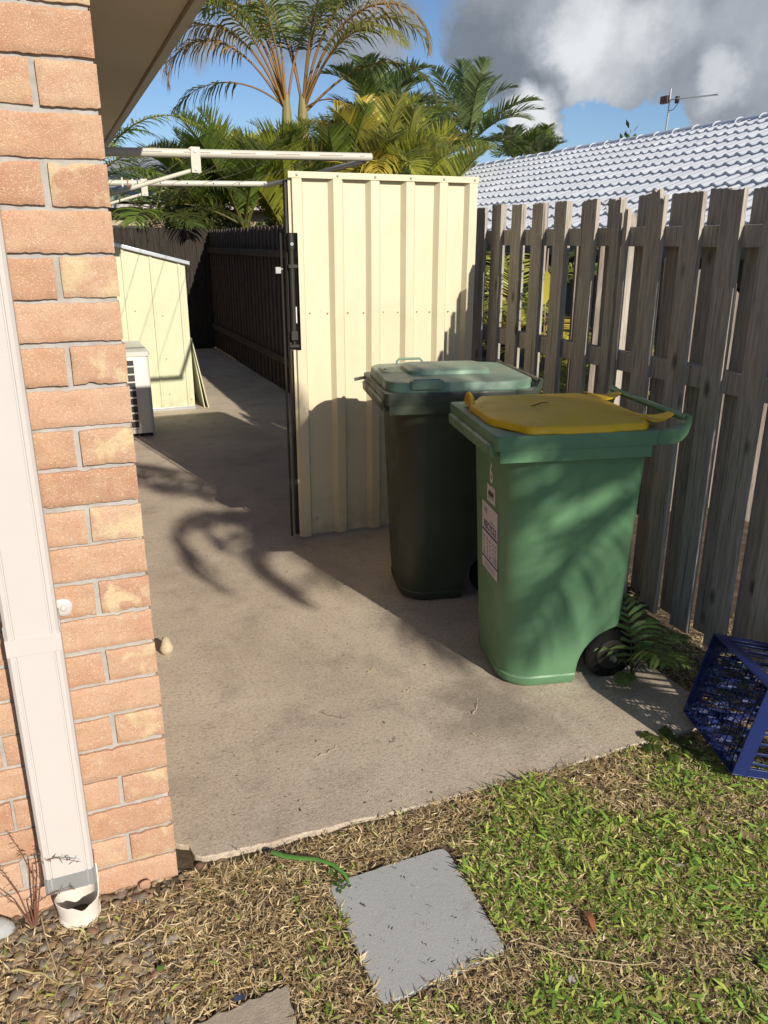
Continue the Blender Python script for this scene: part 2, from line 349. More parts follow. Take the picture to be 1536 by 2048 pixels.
def mat_paver():
    n = NT('grey_paver', .88, .2); v = n.coord()
    c = n.mix((.35, .36, .35), (.46, .465, .45), n.noise(v, 5, 6, .65))
    c = n.mix(c, (.22, .21, .19), n.ramp(n.noise(v, 11, 6, .7), [(0.56, 0.0), (0.76, .5)]))
    c = n.mix(c, (.62, .60, .55), n.ramp(n.noise(v, 260, 2, .5), [(0.66, 0.0), (0.70, .6)]))
    c = n.mix(c, (.10, .09, .08), n.ramp(n.noise(v, 180, 3, .6), [(0.65, 0.0), (0.72, .5)]))
    n.base(c); n.bump(n.noise(v, 140, 5, .7), .5, .002); return n.m
M = dict(brick=mat_brick(), mortar=mat_mortar(), concrete=mat_concrete(), soil=mat_soil(),
    cream=mat_metal_paint('cream_steel', (.66, .60, .42)), shed=mat_metal_paint('shed_steel', (.62, .63, .43)),
    binG=mat_plastic('green_plastic', (.11, .235, .12)), binD=mat_plastic('dark_green_plastic', (.030, .042, .026), damt=.5),
    lidG=mat_plastic('pale_green_plastic', (.16, .27, .19), dust=(.42, .42, .32), damt=.55), lidY=mat_plastic('yellow_plastic', (.84, .50, .010), dust=(.62, .46, .17), damt=.28),
    blue=mat_plastic('blue_plastic', (.010, .021, .105), dust=(.1, .1, .3), damt=.1, rough=.28),
    wood=mat_wood('weathered_pine', (.25, .225, .185), (.43, .39, .33), (.57, .53, .45), pink=(.48, .40, .33)),
    shadedwood=mat_wood('shaded_paling', (.020, .017, .014), (.040, .035, .029), (.075, .068, .055), pink=(.05, .04, .03)),  # end fence palings: the shade they stand in is put into the wood colour
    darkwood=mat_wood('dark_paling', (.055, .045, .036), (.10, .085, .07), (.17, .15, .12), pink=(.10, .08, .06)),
    palewood=mat_wood('bleached_paling', (.12, .10, .08), (.24, .205, .17), (.36, .32, .27), pink=(.28, .20, .165)),
    leaf=mat_leaf(), deadleaf=mat_leaf('dry_leaf', .2, .6), grass=mat_leaf('grass_leaf', .22, .5), 
    trunk=mat_simple('palm_bark', (.34, .25, .19), .85, .2, .35, 9, .5), white=mat_simple('white_paint', (.57, .53, .50), .42, .4, .05, 5, .1),
    pvc=mat_simple('pvc', (.72, .66, .58), .45, .4, .12, 14, .2), zinc=mat_simple('zinc', (.62, .66, .70), .32, .6, .12, 12, .1, .7),
    soffit=mat_simple('soffit_paint', (.78, .69, .54), .75, .2, .05, 6, .05), fascia=mat_simple('fascia_paint', (.60, .53, .42), .5, .3, .05, 6, .05),
    black=mat_simple('black_rubber', (.010, .010, .009), .8, .15, .2, 20, .2), steel=mat_simple('galvanised', (.42, .43, .42), .4, .5, .1, 20, .1, .8),
    dark=mat_simple('dark_steel', (.030, .026, .022), .5, .4, .2, 20, .1), offwhite=mat_simple('clothesline_paint', (.56, .54, .45), .4, .4, .06, 10, .05),
    acw=mat_simple('appliance_white', (.62, .61, .56), .45, .4, .04, 8, .03), grill=mat_simple('louvre_dark', (.05, .05, .05), .6, .3, .2, 30, .1),
    paver=mat_paver(), paver2=mat_simple('brown_paver', (.38, .32, .25), .9, .2, .35, 40, .9),
    tile=mat_tile(), slate=mat_simple('grey_roof', (.22, .23, .25), .7, .3, .2, 3, .2), wall=mat_simple('cream_wall', (.52, .43, .30), .85, .2, .1, 5, .2),
    dwall=mat_simple('dark_grey_wall', (.20, .20, .17), .85, .2, .1, 5, .2), rock=mat_simple('pale_rock', (.50, .42, .28), .9, .2, .35, 30, .8),  # dwall: dark grey-green of the neighbour's wall, gutter and sills
    vcol=mat_vcol('stone_chips'), poster=mat_simple('sticker_white', (.66, .62, .66), .45, .4, .03, 5, .0), ink=mat_simple('sticker_ink', (.04, .035, .16), .5, .3, .1, 20, 0),
    inkl=mat_simple('sticker_ink_pale', (.36, .34, .42), .5, .3, .1, 20, 0), paintw=mat_simple('stencil_white', (.70, .70, .62), .6, .3, .1, 60, 0), red=mat_simple('red_paint', (.35, .05, .03), .5, .4, .1, 20, 0),
    weed=mat_leaf('weed_leaf', .25, .5))

# ------------------------------------------------------------------ ground and slab
def smooth(a, b, x):
    t = min(1, max(0, (x-a)/(b-a))); return t*t*(3-2*t)
def gz(x, y):
    """height of the bare earth"""
    z = -0.012 if y < 14 else -0.05
    z += 0.008*math.sin(x*3.1+1)*math.sin(y*2.7)
    if x > 2.5: z += 0.03*smooth(2.5, 2.7, x)
    z += .014*smooth(.25, .0, -x+.25 if False else x) if False else .014*min(1, max(0, (.25-x)*4))*min(1, max(0, (y-1.3)*4))*(1 if y < 1.9 else 0)
    return z - 1.0*smooth(3.5, 5.2, x)
def axis(lo, hi, step, far):
    a = list(np.arange(lo, hi+1e-6, step)); f = 1.0
    while a[-1] < far: a.append(a[-1]+f); f *= 1.6
    f = 1.0
    while a[0] > -far: a.insert(0, a[0]-f); f *= 1.6
    return a
xs = axis(-1.5, 6, .1, 900); ys = axis(0, 6, .1, 900)
V = [(x, y, gz(x, y)) for y in ys for x in xs]; nx = len(xs)
Fq = [(j*nx+i, j*nx+i+1, (j+1)*nx+i+1, (j+1)*nx+i) for j in range(len(ys)-1) for i in range(nx-1)]
g = fast_mesh('ground', V, Fq, M['soil'], smooth=True); tag(g, kind='structure')

b = MB()
edge = []
for i in range(141):
    x = .195 + (1.98-.195)*i/140
    edge.append((x, 1.785 - .030*math.sin((x-.2)/1.78*math.pi) + .003*math.sin(x*13)+.0025*math.sin(x*41+1)+random.uniform(-.002, .002)))
poly = [(.133, 1.87), (.150, 1.855), (.172, 1.845), (.180, 1.80)] + edge + [(2.0, 1.9), (1.99, 2.3), (1.97, 2.9), (2.0, 3.6), (2.15, 3.95), (2.28, 5), (2.28, 12.55), (.133, 12.55)]
b.prism(poly, -.09, 0.0)
b.build('path', M['concrete'], bevel=.004); tag(bpy.data.objects['path'], kind='structure')

# ------------------------------------------------------------------ brick house
WX, WY = .131, 1.76
house = empty('brick_house', (WX, WY, 0)); tag(house, 'orange clinker brick house corner with deep beige eave over the concrete path', 'house')
def at_house(o): o.parent = house; o.matrix_parent_inverse = Matrix.Translation((-WX, -WY, 0)); return o
def brick_face(mb, x0, x1, z0, z1, y, proud, rs, corner, crisp=True):
    """one hand-textured brick with a ragged front outline; front looks to -Y"""
    nx_, nz_ = ((28, 9) if x1-x0 > .15 else (14, 9)) if crisp else (3, 2)
    ph = [rs.uniform(0, 6.28) for _ in range(8)]
    def rag(t, k): return .0007*math.sin(t*15+ph[k])+.0004*math.sin(t*53+ph[k+1])
    chip = [(rs.uniform(x0, x1), rs.choice((z0, z1)), rs.uniform(.006, .016)) for _ in range(rs.choice((0, 0, 1, 2)))] if crisp else []
    col = (rs.random(), rs.random(), 1.0 if (x1-x0) < .13 and rs.random() < .85 else rs.random()*.35)
    P = []
    for j in range(nz_+1):
        for i in range(nx_+1):
            s = i/nx_; t = j/nz_; x = x0+(x1-x0)*s; z = z0+(z1-z0)*t
            if crisp:
                e = max(0, 1-min(t, 1-t)*nz_); z += (rag(x, 0 if t < .5 else 2)+rs.uniform(-.0011, .0011))*e
                e2 = max(0, 1-min(s, 1-s)*nx_)
                if not (corner and s > .5): x += rag(z+3, 4)*e2
                else: x += rag(z+3, 4)*e2*.6
                d = proud+.0012*math.sin(x*60+ph[6])*math.cos(z*70+ph[7])
                if i in (0, nx_) or j in (0, nz_): d -= .0035
                for cx_, cz_, cr in chip:
                    q = math.hypot(x-cx_, (z-cz_)*1.6)
                    if q < cr:
                        z += (1-q/cr)*.005*(1 if cz_ == z0 else -1)*(1-2*min(t, 1-t))
            else: d = proud
            P.append((x, y-d, z))
    F = [(j*(nx_+1)+i, j*(nx_+1)+i+1, (j+1)*(nx_+1)+i+1, (j+1)*(nx_+1)+i) for j in range(nz_) for i in range(nx_)]
    rim = [i for i in range(nx_+1)] + [j*(nx_+1)+nx_ for j in range(1, nz_+1)] + [nz_*(nx_+1)+i for i in range(nx_-1, -1, -1)] + [j*(nx_+1) for j in range(nz_-1, 0, -1)]
    b0 = len(P)
    for k in rim: P.append((P[k][0], y+.03, P[k][2]))
    n = len(rim)
    F += [(rim[k], b0+k, b0+(k+1) % n, rim[(k+1) % n]) for k in range(n)]
    mb.add(P, F, col)
rs = random.Random(5)
fb = MB()
NC = 30; Z0 = -.009
for k in range(NC):
    z0 = Z0 + .086*k - .086; z1 = z0+.076
    if k == 0: z0 -= .03
    header = (k % 2 == 0)       # course touching 1.883 down: stretchers and headers alternate
    x = WX; first = True
    while x > -1.6:
        w = .108 if (header and first) else .230
        dz = rs.uniform(-.0015, .0015)
        brick_face(fb, x-w+rs.uniform(-.002, .002), x-(rs.uniform(0, .003) if first else rs.uniform(-.002, .002)), z0+dz, z1+dz, WY, rs.uniform(.007, .011), rs, first, crisp=x > -.55)
        x -= w+.011; first = False
# side wall bricks (look to +X)
for k in range(NC):
    z0 = Z0+.086*k-.086; z1 = z0+.076; y = WY+(.108 if k % 2 else .230)+.011
    c0 = (rs.random(), rs.random(), .3)
    fb.box(WX-.02, WX-rs.uniform(0, .003), WY+.032, y-.011, z0, z1, c0)
    while y < 12.6:
        fb.box(WX-.02, WX+rs.uniform(-.003, .001), y, y+.23, z0+rs.uniform(-.001, .001), z1, (rs.random(), rs.random(), rs.random()*.4)); y += .241
at_house(fb.build('bricks', M['brick'], smooth=True, angle=50))
mm = MB(); mm.box(-1.8, WX-.006, WY+.001, 12.6, -.2, 2.46)
at_house(mm.build('mortar', M['mortar']))
sb = MB(); sb.box(-2.2, .600, 1.18, 13.0, 2.40, 2.415)
at_house(sb.build('soffit', M['soffit']))
fa = MB(); fa.box(.603, .625, 1.155, 13.0, 2.378, 2.56); fa.box(-2.2, .603, 1.155, 1.177, 2.378, 2.56)
at_house(fa.build('fascia', M['fascia'], bevel=.002))
gu = MB(); gu.prism([(.627, 2.39), (.655, 2.39), (.705, 2.46), (.705, 2.52), (.699, 2.52), (.699, 2.465), (.651, 2.398), (.633, 2.398), (.633, 2.53), (.627, 2.53)], 1.155, 13.0, axis='y')
at_house(gu.build('gutter', M['fascia']))
rf = MB(); rf.prism([(-2.2, 2.565), (.70, 2.565), (.70, 2.60), (-2.2, 3.75)], 1.12, 13.0, axis='y')
at_house(rf.build('roof', M['slate']))

# mastic patches with screw heads on the bricks
def mastic(x, z, label, s=1.0):
    t = empty('mastic_patch', (x, WY-.012, z)); tag(t, label, 'sealant patch', 'mastic patches on the bricks')
    m_ = MB(); n = 26; ring = []
    rr = random.Random(int(z*100))
    rad = [1+.06*math.sin(k*.6+z*9)+rr.uniform(-.035, .035) for k in range(n)]
    for q, d in ((1.0, .004), (.97, -.001), (.8, -.0035), (.3, -.005)):
        ring.append([(.020*s*q*rad[k]*math.cos(2*math.pi*k/n)*1.08, d, .0215*s*q*rad[k]*math.sin(2*math.pi*k/n)) for k in range(n)])
    m_.loft(ring); m_.build('sealant', M['white'], t, smooth=True)
    h = MB(); h.loft([[(.0075*q*math.cos(2*math.pi*k/14)+.003, -.004-d, .0075*q*math.sin(2*math.pi*k/14)) for k in range(14)] for q, d in ((1, 0), (1, .003), (.7, .006), (.2, .007))]); h.build('screw_head', M['white'], t, smooth=True)
mastic(-.058, .797, 'white sealant blob with a screw head, low on the bricks right of the downpipe')
mastic(-.107, 1.835, 'round white sealant blob at the top left edge, above the end of the downpipe bracket')
mastic(-.175, .805, 'white sealant blob half hidden to the left of the downpipe')

# ------------------------------------------------------------------ downpipe and storm riser
dp = empty('downpipe', (-.12, 1.70, 0)); tag(dp, 'white painted square downpipe strapped to the brick corner, open at the foot', 'downpipe')
def pipe_ring(z, gx=0.0, off=0.0, t=0.0):
    x0, x1, y0, y1 = -.053-gx+t, .053+gx-t, -.03-gx+t, .034+gx-t
    pts = []
    # outline with shallow folded ribs on the front
    prof = [(x0, y1), (x0, y0+.006), (x0+.006, y0), (x0+.014, y0), (x0+.0155, y0+.0025), (x0+.0175, y0+.0025), (x0+.019, y0), (x1-.019, y0), (x1-.0175, y0+.0025), (x1-.0155, y0+.0025), (x1-.014, y0), (x1-.006, y0), (x1, y0+.006), (x1, y1)]
    for x, y in prof: pts.append((x+off, y, z))
    return pts
b = MB()
b.loft([pipe_ring(z) for z in (2.36, .70)], cap0=True, cap1=True)
b.build('upper_pipe', M['white'], dp, smooth=True, angle=20)
b = MB(); b.loft([pipe_ring(z, gx=.0016) for z in (.775, .60, .125)]+[pipe_ring(.125, gx=-.001), pipe_ring(.5, gx=-.001)], cap0=True, cap1=False)
b.build('lower_pipe', M['white'], dp, smooth=True, angle=20)
b = MB(); b.loft([pipe_ring(z, gx=.003) for z in (.155, .112)], cap0=False, cap1=False); b.loft([pipe_ring(z, gx=.0022) for z in (.112, .155)], cap0=False, cap1=False)
b.build('bare_end', M['zinc'], dp, smooth=True, angle=20)
b = MB(); b.box(-.0545, .0545, -.0335, -.0322, .735, .775); b.build('joint_band', M['white'], dp, bevel=.0006)
for s_ in (-1, 1):
    b = MB(); b.box(min(s_*.0535, s_*.0555), max(s_*.0535, s_*.0555), -.02, .058, .775, .80); b.build('strap', M['white'], dp, bevel=.0006)

rz = empty('storm_riser', (-.112, 1.700, -.05)); tag(rz, 'cracked white plastic drain riser with a torn rim under the downpipe', 'drain pipe')
b = MB(); n = 48; rr = random.Random(3)
top = []
for k in range(n):
    a = 2*math.pi*k/n
    h = .112 + .004*math.sin(a*2+.6)+rr.uniform(-.0012, .0012)
    h -= .007*math.exp(-((a-4.9)/.25)**2)-.004*math.exp(-((a-4.45)/.12)**2)
    da = min(abs(a-.15), abs(a-.15-2*math.pi)); h += .075*max(0, 1-da/.55)**1.3
    top.append(h)
def rr_(r_, z, k, wob=0): 
    a = 2*math.pi*k/n; return ((r_+wob*math.sin(3*a))*math.cos(a), (r_+wob)*math.sin(a)*.9, z)
b.loft([[rr_(.045, -.05, k) for k in range(n)], [rr_(.0455, .05, k) for k in range(n)], [rr_(.048, top[k]*.75, k) for k in range(n)], [rr_(.052, top[k], k) for k in range(n)], [rr_(.0495, top[k]+.001, k) for k in range(n)], [rr_(.045, top[k]*.75, k) for k in range(n)], [rr_(.042, .0, k) for k in range(n)]], cap0=False, cap1=True)
b.build('torn_pipe', M['pvc'], rz, smooth=True, angle=60)
b = MB()
for z_ in (.055, .06, .066): b.tube([rr_(.0475, z_+.004*math.sin(k*.5), k) for k in range(0, n, 2)]+[rr_(.0475, z_+.0, 0)], .0012, 5, cap=False)
b.build('fibre_wrap', M['pvc'], rz, smooth=True)

# ------------------------------------------------------------------ gate
GX0, GX1, GY, GZ0, GZ1 = 1.127, 2.135, 4.0, .022, 1.873
gate = empty('steel_gate', (GX0, GY, 0)); tag(gate, 'cream ribbed sheet steel side gate beside the grey picket fence', 'gate')
ribs = [.028, .233, .430, .622, .808, .985]
# the sheet's section: pans set back, ribs standing proud to the camera side
def section():
    p = [(-.012, .0)]
    for i, rc in enumerate(ribs):
        if i == 0: p += [(0.0, 0.0), (.004, -.018), (.050, -.018), (.064, .010)]
        elif i == len(ribs)-1: p += [(rc-.046, .010), (rc-.028, -.018), (rc+.018, -.018), (rc+.022, .004)]
        else: p += [(rc-.043, .010), (rc-.022, -.018), (rc+.022, -.018), (rc+.040, .010)]
        if i < len(ribs)-1:
            nx2 = ribs[i+1]; a = rc+.046; c = nx2-.046
            p += [(a+(c-a)*.48, .0095), (a+(c-a)*.50, .006), (a+(c-a)*.52, .0095)] if False else []
    return p
sec = section()
def sheet(mb, z0, z1, x_from=-1, hb=None):
    n_ = 14
    rings = []
    for k in range(n_+1):
        z = z0+(z1-z0)*k/n_; row = []
        for (x, y) in sec:
            xx = x if x > x_from else x_from
            row.append((xx, y + .0020*math.sin(z*5+x*9), z))
        rings.append(row)
    th = .0012
    mb.loft(rings, closed=False, cap0=False, cap1=False)
    mb.loft([[(x, y+th, z) for x, y, z in r_] for r_ in rings], closed=False, cap0=False, cap1=False)
b = MB()
sheet(b, 1.600, GZ1-.004); sheet(b, 1.035, 1.600, .024); 
# below the latch the left edge is whole again; bottom edge shows the section
sheet(b, GZ0, 1.035)
sh_ = b.build('ribbed_sheet', M['cream'], gate, smooth=True, angle=18)
b = MB(); 
b.prism([(-.0215, GZ1-.026), (-.0215, GZ1+.004), (.020, GZ1+.004), (.020, GZ1-.0), (-.0185, GZ1-.0), (-.0185, GZ1-.026)], -.016, 1.009, axis='x')
b.build('top_cap', M['cream'], gate, bevel=.0012)
def screw(x, y, z, r):
    global SCREW
    if r not in SCREW: 
        q = MB(); q.loft([[(r_*math.cos(2*math.pi*k/10), -d, r_*math.sin(2*math.pi*k/10)) for k in range(10)] for r_, d in ((r, 0), (r, .0022), (r*.5, .0045))]); o = q.build('screw', M['steel'], gate); SCREW[r] = o
    else: o = SCREW[r].copy(); COL.objects.link(o)
    o.location = (x, y, z)
SCREW = {}
for rc in ribs: screw(rc, -.0216, GZ1-.012, .006)
for i, rc in enumerate(ribs):
    for dx in (-.055, .055):
        if 0 < rc+dx < .98: screw(rc+dx, .0085, 1.215-.02*(i/6), .0045)
for rc in ribs[:-1]: screw(rc+.065, .0085, .115, .0045)
b = MB(); 
for (x0, x1, z0, z1) in ((-.026, .009, .03, 1.84), (.975, 1.0, .03, 1.84), (.009, .975, 1.80, 1.835), (.009, .975, 1.19, 1.225), (.009, .975, .09, .125)): b.box(x0, x1, .0145, .045, z0, z1)
b.build('frame', M['dark'], gate, bevel=.002)
lt = MB(); lt.tube([(-.006, .002, 1.60), (-.006, .002, 1.52)], .017, 14); lt.tube([(-.006, .002, 1.52), (-.006, .002, 1.12)], .014, 14); lt.box(-.030, .020, -.006, .014, 1.048, 1.062); lt.box(-.022, .012, -.012, .014, 1.085, 1.13); lt.tube([(-.006, .002, 1.13), (-.006, .002, 1.06)], .007, 10)
lt.box(-.024, .022, -.013, .014, 1.435, 1.452)
la = lt.build('drop_latch', M['dark'], gate, bevel=.0015)
kb = MB(); kb.loft([[(-.006+r_*math.cos(2*math.pi*k/14), -.015-d, 1.548+r_*math.sin(2*math.pi*k/14)) for k in range(14)] for r_, d in ((.008, 0), (.008, .003), (.005, .003), (.004, .001))]); kb.build('keyhole', M['steel'], la)
kb = MB(); kb.box(.003, .009, -.0145, -.0125, 1.17, 1.25); kb.build('latch_sticker', M['poster'], la)
b = MB(); b.tube([(-.050, .03, 1.60), (-.048, .03, .9), (-.046, .035, .02)], .006, 8); b.build('drop_rod', M['dark'], gate)
b = MB(); b.box(-.082, -.056, .02, .034, 1.41, 1.44); b.tube([(-.07, .027, 1.425), (-.045, .027, 1.43)], .005, 6); b.build('rod_clip', M['steel'], gate)
# hinge post against the fence
ps = empty('gate_post', (2.100, 4.085, 0)); tag(ps, 'dark square steel post the cream gate is hinged on', 'post')
b = MB(); b.box(-.035, .035, -.035, .035, -.1, 1.80); b.build('post_tube', M['dark'], ps, bevel=.003)
b = MB(); b.box(-.036, .036, -.036, .036, 1.80, 1.806); b.build('post_cap', M['dark'], ps, bevel=.001)
for z_ in (.3, 1.62): 
    b = MB(); b.tube([(.0, -.043, z_), (.0, -.043, z_+.09)], .007, 10); b.build('hinge', M['steel'], ps)

# ------------------------------------------------------------------ picket fence (right)
FX = 2.2325
fence = empty('picket_fence', (FX, 3.0, 0)); tag(fence, 'weathered grey hit-and-miss picket fence behind the wheelie bins', 'fence')
def picket(y0, w, side, z1=1.755, lean=0.0, ragged=0.004, slit=None, z0=.02, x=None, th=.019, parent=fence, name='picket', mat='wood', ox=0.0, lb=None, rsd=0, taper=0.0):
    r_ = random.Random(int(y0*1000)+rsd); b_ = MB()
    xa = 0.0 if side == 0 else .066
    nn = 9; top_ = []
    for k in range(nn+1):
        t = k/nn; h = z1 + r_.uniform(-ragged, ragged)
        if slit and slit[0] < t < slit[1]: h -= slit[2]*r_.uniform(.6, 1.0)
        top_.append(h)
    zz_ = [z0, .5, 1.0, 1.4]; rings = []
    bow = r_.uniform(-.004, .004); bow2 = r_.uniform(-.003, .003)
    cols = []
    for k in range(nn+1):
        t = k/nn; col_ = []
        for z in zz_+[top_[k]]:
            q = z/1.7
            col_.append((xa+bow*math.sin(q*3.1), y0 + w*(t-0.0)*(1-taper*q)+ lean*z + bow2*math.sin(q*4), z))
        cols.append(col_)
    m_ = len(cols[0]); base_ = []
    V_ = [p for c in cols for p in c]; off = len(V_); V_ += [(p[0]+th, p[1], p[2]) for p in V_]
    F_ = []
    for k in range(nn):
        for j in range(m_-1):
            a, b2, c, d = k*m_+j, (k+1)*m_+j, (k+1)*m_+j+1, k*m_+j+1
            F_ += [(a, d, c, b2), (off+a, off+b2, off+c, off+d)]
        F_ += [(k*m_+m_-1, off+k*m_+m_-1, off+(k+1)*m_+m_-1, (k+1)*m_+m_-1), (k*m_, (k+1)*m_, off+(k+1)*m_, off+k*m_)]
    for j in range(m_-1):
        F_ += [(j, off+j, off+j+1, j+1), (nn*m_+j, nn*m_+j+1, off+nn*m_+j+1, off+nn*m_+j)]
    b_.add(V_, F_)
    if side == 0 and parent is fence:
        for zc in (1.58, 1.07):
            for dy in (.03, .07):
                yy = y0+dy+lean*zc+r_.uniform(-.006, .006); z_ = zc+r_.uniform(-.015, .015)
                b_.loft([[(xa-.0010-d+bow*math.sin(z_/1.7*3.1), yy+rd*math.cos(2*math.pi*k/6), z_+rd*math.sin(2*math.pi*k/6)) for k in range(6)] for rd, d in ((.0022, 0), (.0022, .0007))])
    o = b_.build(name, M[mat], parent)
    o.location = (ox, -3.0 if parent is fence else 0, 0)
    if lb: o['label'] = lb
    return o
near = [4.075, 3.905, 3.703, 3.503, 3.305, 3.090, None, 2.655, 2.449, 2.256, 2.062, 1.863, 1.66, 1.462, 1.264, 1.06]
ZT = 1.738
for i, y in enumerate(near):
    if y is None: continue
    kw = {}
    if abs(y-2.655) < .01: kw = dict(ragged=.014, slit=(.05, .30, .05), lb='picket with a splintered, split top')
    picket(y, .096, 0, ZT+random.uniform(-.006, .006), lean=random.uniform(-.003, .003), z0=.05, **kw)
picket(2.920, .052, 0, ZT-.012, ragged=.012, lb='narrow split picket with a splintered top', rsd=4, z0=.05)
picket(2.866, .026, 0, ZT-.055, ragged=.025, lb='broken sliver of a split picket', rsd=9, z0=.05)
for i in range(15):
    yf = 2.790-.201*(i-6)
    picket(yf-.005, .104, 1, ZT+random.uniform(-.006, .006), lean=random.uniform(-.002, .002), z0=.05)
for nm, z0, z1 in (('rail', 1.542, 1.618), ('rail', 1.030, 1.112)):
    b = MB(); b.box(.0205, .0645, -2.0, 1.40, z0, z1); b.build(nm, M['wood'], fence, bevel=.003)
for py, hh in ((3.06, 1.68), (1.02, 1.68)):
    b = MB(); b.box(.0875, .170, py-3.0-.042, py-3.0+.042, -.3, hh); b.build('post', M['wood'], fence, bevel=.004)

# far stretch of the boundary beyond the gate, and the fence across the end of the path
def paling_run(name, p0, p1, label, zt, w=.098, gap=.012, mat='darkwood', lap=True, seed=1, zb=.0):
    L_ = math.dist(p0, p1); ang = math.atan2(p1[1]-p0[1], p1[0]-p0[0])
    t = empty(name, (p0[0], p0[1], 0), ang); tag(t, label, 'fence')
    r_ = random.Random(seed); b_ = MB(); s = 0; k = 0
    while s < L_-w*.6:
        h = zt+r_.uniform(-.012, .012); o_ = (k % 2)*.016 if lap else 0; tl = r_.uniform(-.004, .004)
        vs = [(s, -.015+o_, zb), (s+w, -.015+o_, zb), (s+w, o_, zb), (s, o_, zb), (s+tl, -.015+o_, h), (s+w+tl, -.015+o_, h+r_.uniform(-.006, .006)), (s+w+tl, o_, h), (s+tl, o_, h)]
        b_.add(vs, [(3, 2, 1, 0), (4, 5, 6, 7), (0, 1, 5, 4), (1, 2, 6, 5), (2, 3, 7, 6), (3, 0, 4, 7)])
        s += w+gap*r_.uniform(.3, 1.3)-(.02 if lap else 0); k += 1
    b_.build('palings', M[mat], t)
    for z in (.3, 1.4):
        r2 = MB(); r2.box(0, L_, .018, .055, z, z+.075); r2.build('rail', M[mat], t)
    return t
paling_run('paling_fence', (2.30, 4.20), (2.30, 12.9), 'dark closed paling fence running down the shaded path beyond the cream gate', 1.715, seed=2)
paling_run('paling_fence', (-.2, 12.62), (2.285, 12.62), 'dark paling fence closing off the far end of the path', 1.74, seed=5, mat='shadedwood')
# neighbour's old sunlit palings seen through the gaps
def old_palings():
    t = empty('old_palings', (3.3, 3.6, 0)); tag(t, 'bleached broken palings standing in the sun beyond the picket fence', 'fence')
    r_ = random.Random(8); x = 2.52
    while x < 4.9:
        h = (1.62-.40*(x-2.8) if x > 2.8 else 1.62)+r_.uniform(-.04, .04); h = max(.8, h); w = r_.uniform(.085, .105); tl = r_.uniform(-.02, .02)
        nn = 6; V_ = []; zb = -.3; xx = x-3.3
        for k in range(nn+1):
            q = xx+w*k/nn
            V_ += [(q, 0, zb), (q+tl, 0, h+r_.uniform(-.03, .03)), (q, .016, zb), (q+tl, .016, h+r_.uniform(-.01, .01))]
        F_ = []
        for k in range(nn):
            a = 4*k; c = a+4; F_ += [(a, a+1, c+1, c), (a+2, c+2, c+3, a+3), (a+1, a+3, c+3, c+1), (a, c, c+2, a+2)]
        F_ += [(0, 2, 3, 1), (4*nn, 4*nn+1, 4*nn+3, 4*nn+2)]
        b_ = MB(); b_.add(V_, F_); b_.build('paling', M['palewood'], t); x += w+r_.choice((.008, .012, .025))
    b_ = MB(); b_.box(-.78, 1.6, .018, .06, .55, .62); b_.build('rail', M['palewood'], t)
old_palings()

# ------------------------------------------------------------------ wheelie bins
def rrect(u0, u1, v0, v1, r, z, n=7):
    """rounded rectangle ring; r = radii for corners (front-near, back-near, back-far, front-far)"""
    if not isinstance(r, tuple): r = (r,)*4
    out = []
    for (cu, cv, a0, rr_) in ((u0, v0, 180, r[0]), (u1, v0, 270, r[1]), (u1, v1, 0, r[2]), (u0, v1, 90, r[3])):
        su = 1 if cu == u0 else -1; sv = 1 if cv == v0 else -1
        for k in range(n):
            a = R(a0+90*k/(n-1)); out.append((cu+su*rr_+rr_*math.cos(a), cv+sv*rr_+rr_*math.sin(a), z))
    return out
def bake_bool(o, cutters):
    for c in cutters:
        md = o.modifiers.new('b', 'BOOLEAN'); md.operation = 'DIFFERENCE'; md.object = c; md.solver = 'EXACT'
    dg = bpy.context.evaluated_depsgraph_get(); dg.update()
    me = bpy.data.meshes.new_from_object(o.evaluated_get(dg)); o.modifiers.clear(); o.data = me
    for c in cutters: bpy.data.objects.remove(c)
    me.shade_smooth()
    try: me.set_sharp_from_angle(angle=R(32))
    except Exception: pass
def text_mesh(body, size, mat, name, parent, loc, rot, ext=.0002, sx=1.0, bold=0.0):
    cu = bpy.data.curves.new(name, 'FONT'); cu.body = body; cu.size = size; cu.extrude = ext; cu.align_x = 'CENTER'; cu.align_y = 'CENTER'; cu.offset = bold
    to = bpy.data.objects.new('t', cu); COL.objects.link(to)
    dg = bpy.context.evaluated_depsgraph_get(); dg.update()
    me = bpy.data.meshes.new_from_object(to.evaluated_get(dg)); bpy.data.objects.remove(to)
    o = bpy.data.objects.new(name, me); me.materials.clear(); me.materials.append(mat); COL.objects.link(o); o.parent = parent
    o.location = loc; o.rotation_euler = rot; o.scale = (sx, 1, 1); return o
ZR = .975
def body_u(z): return .072+(.93-z)*.048          # front face of the tapering tub
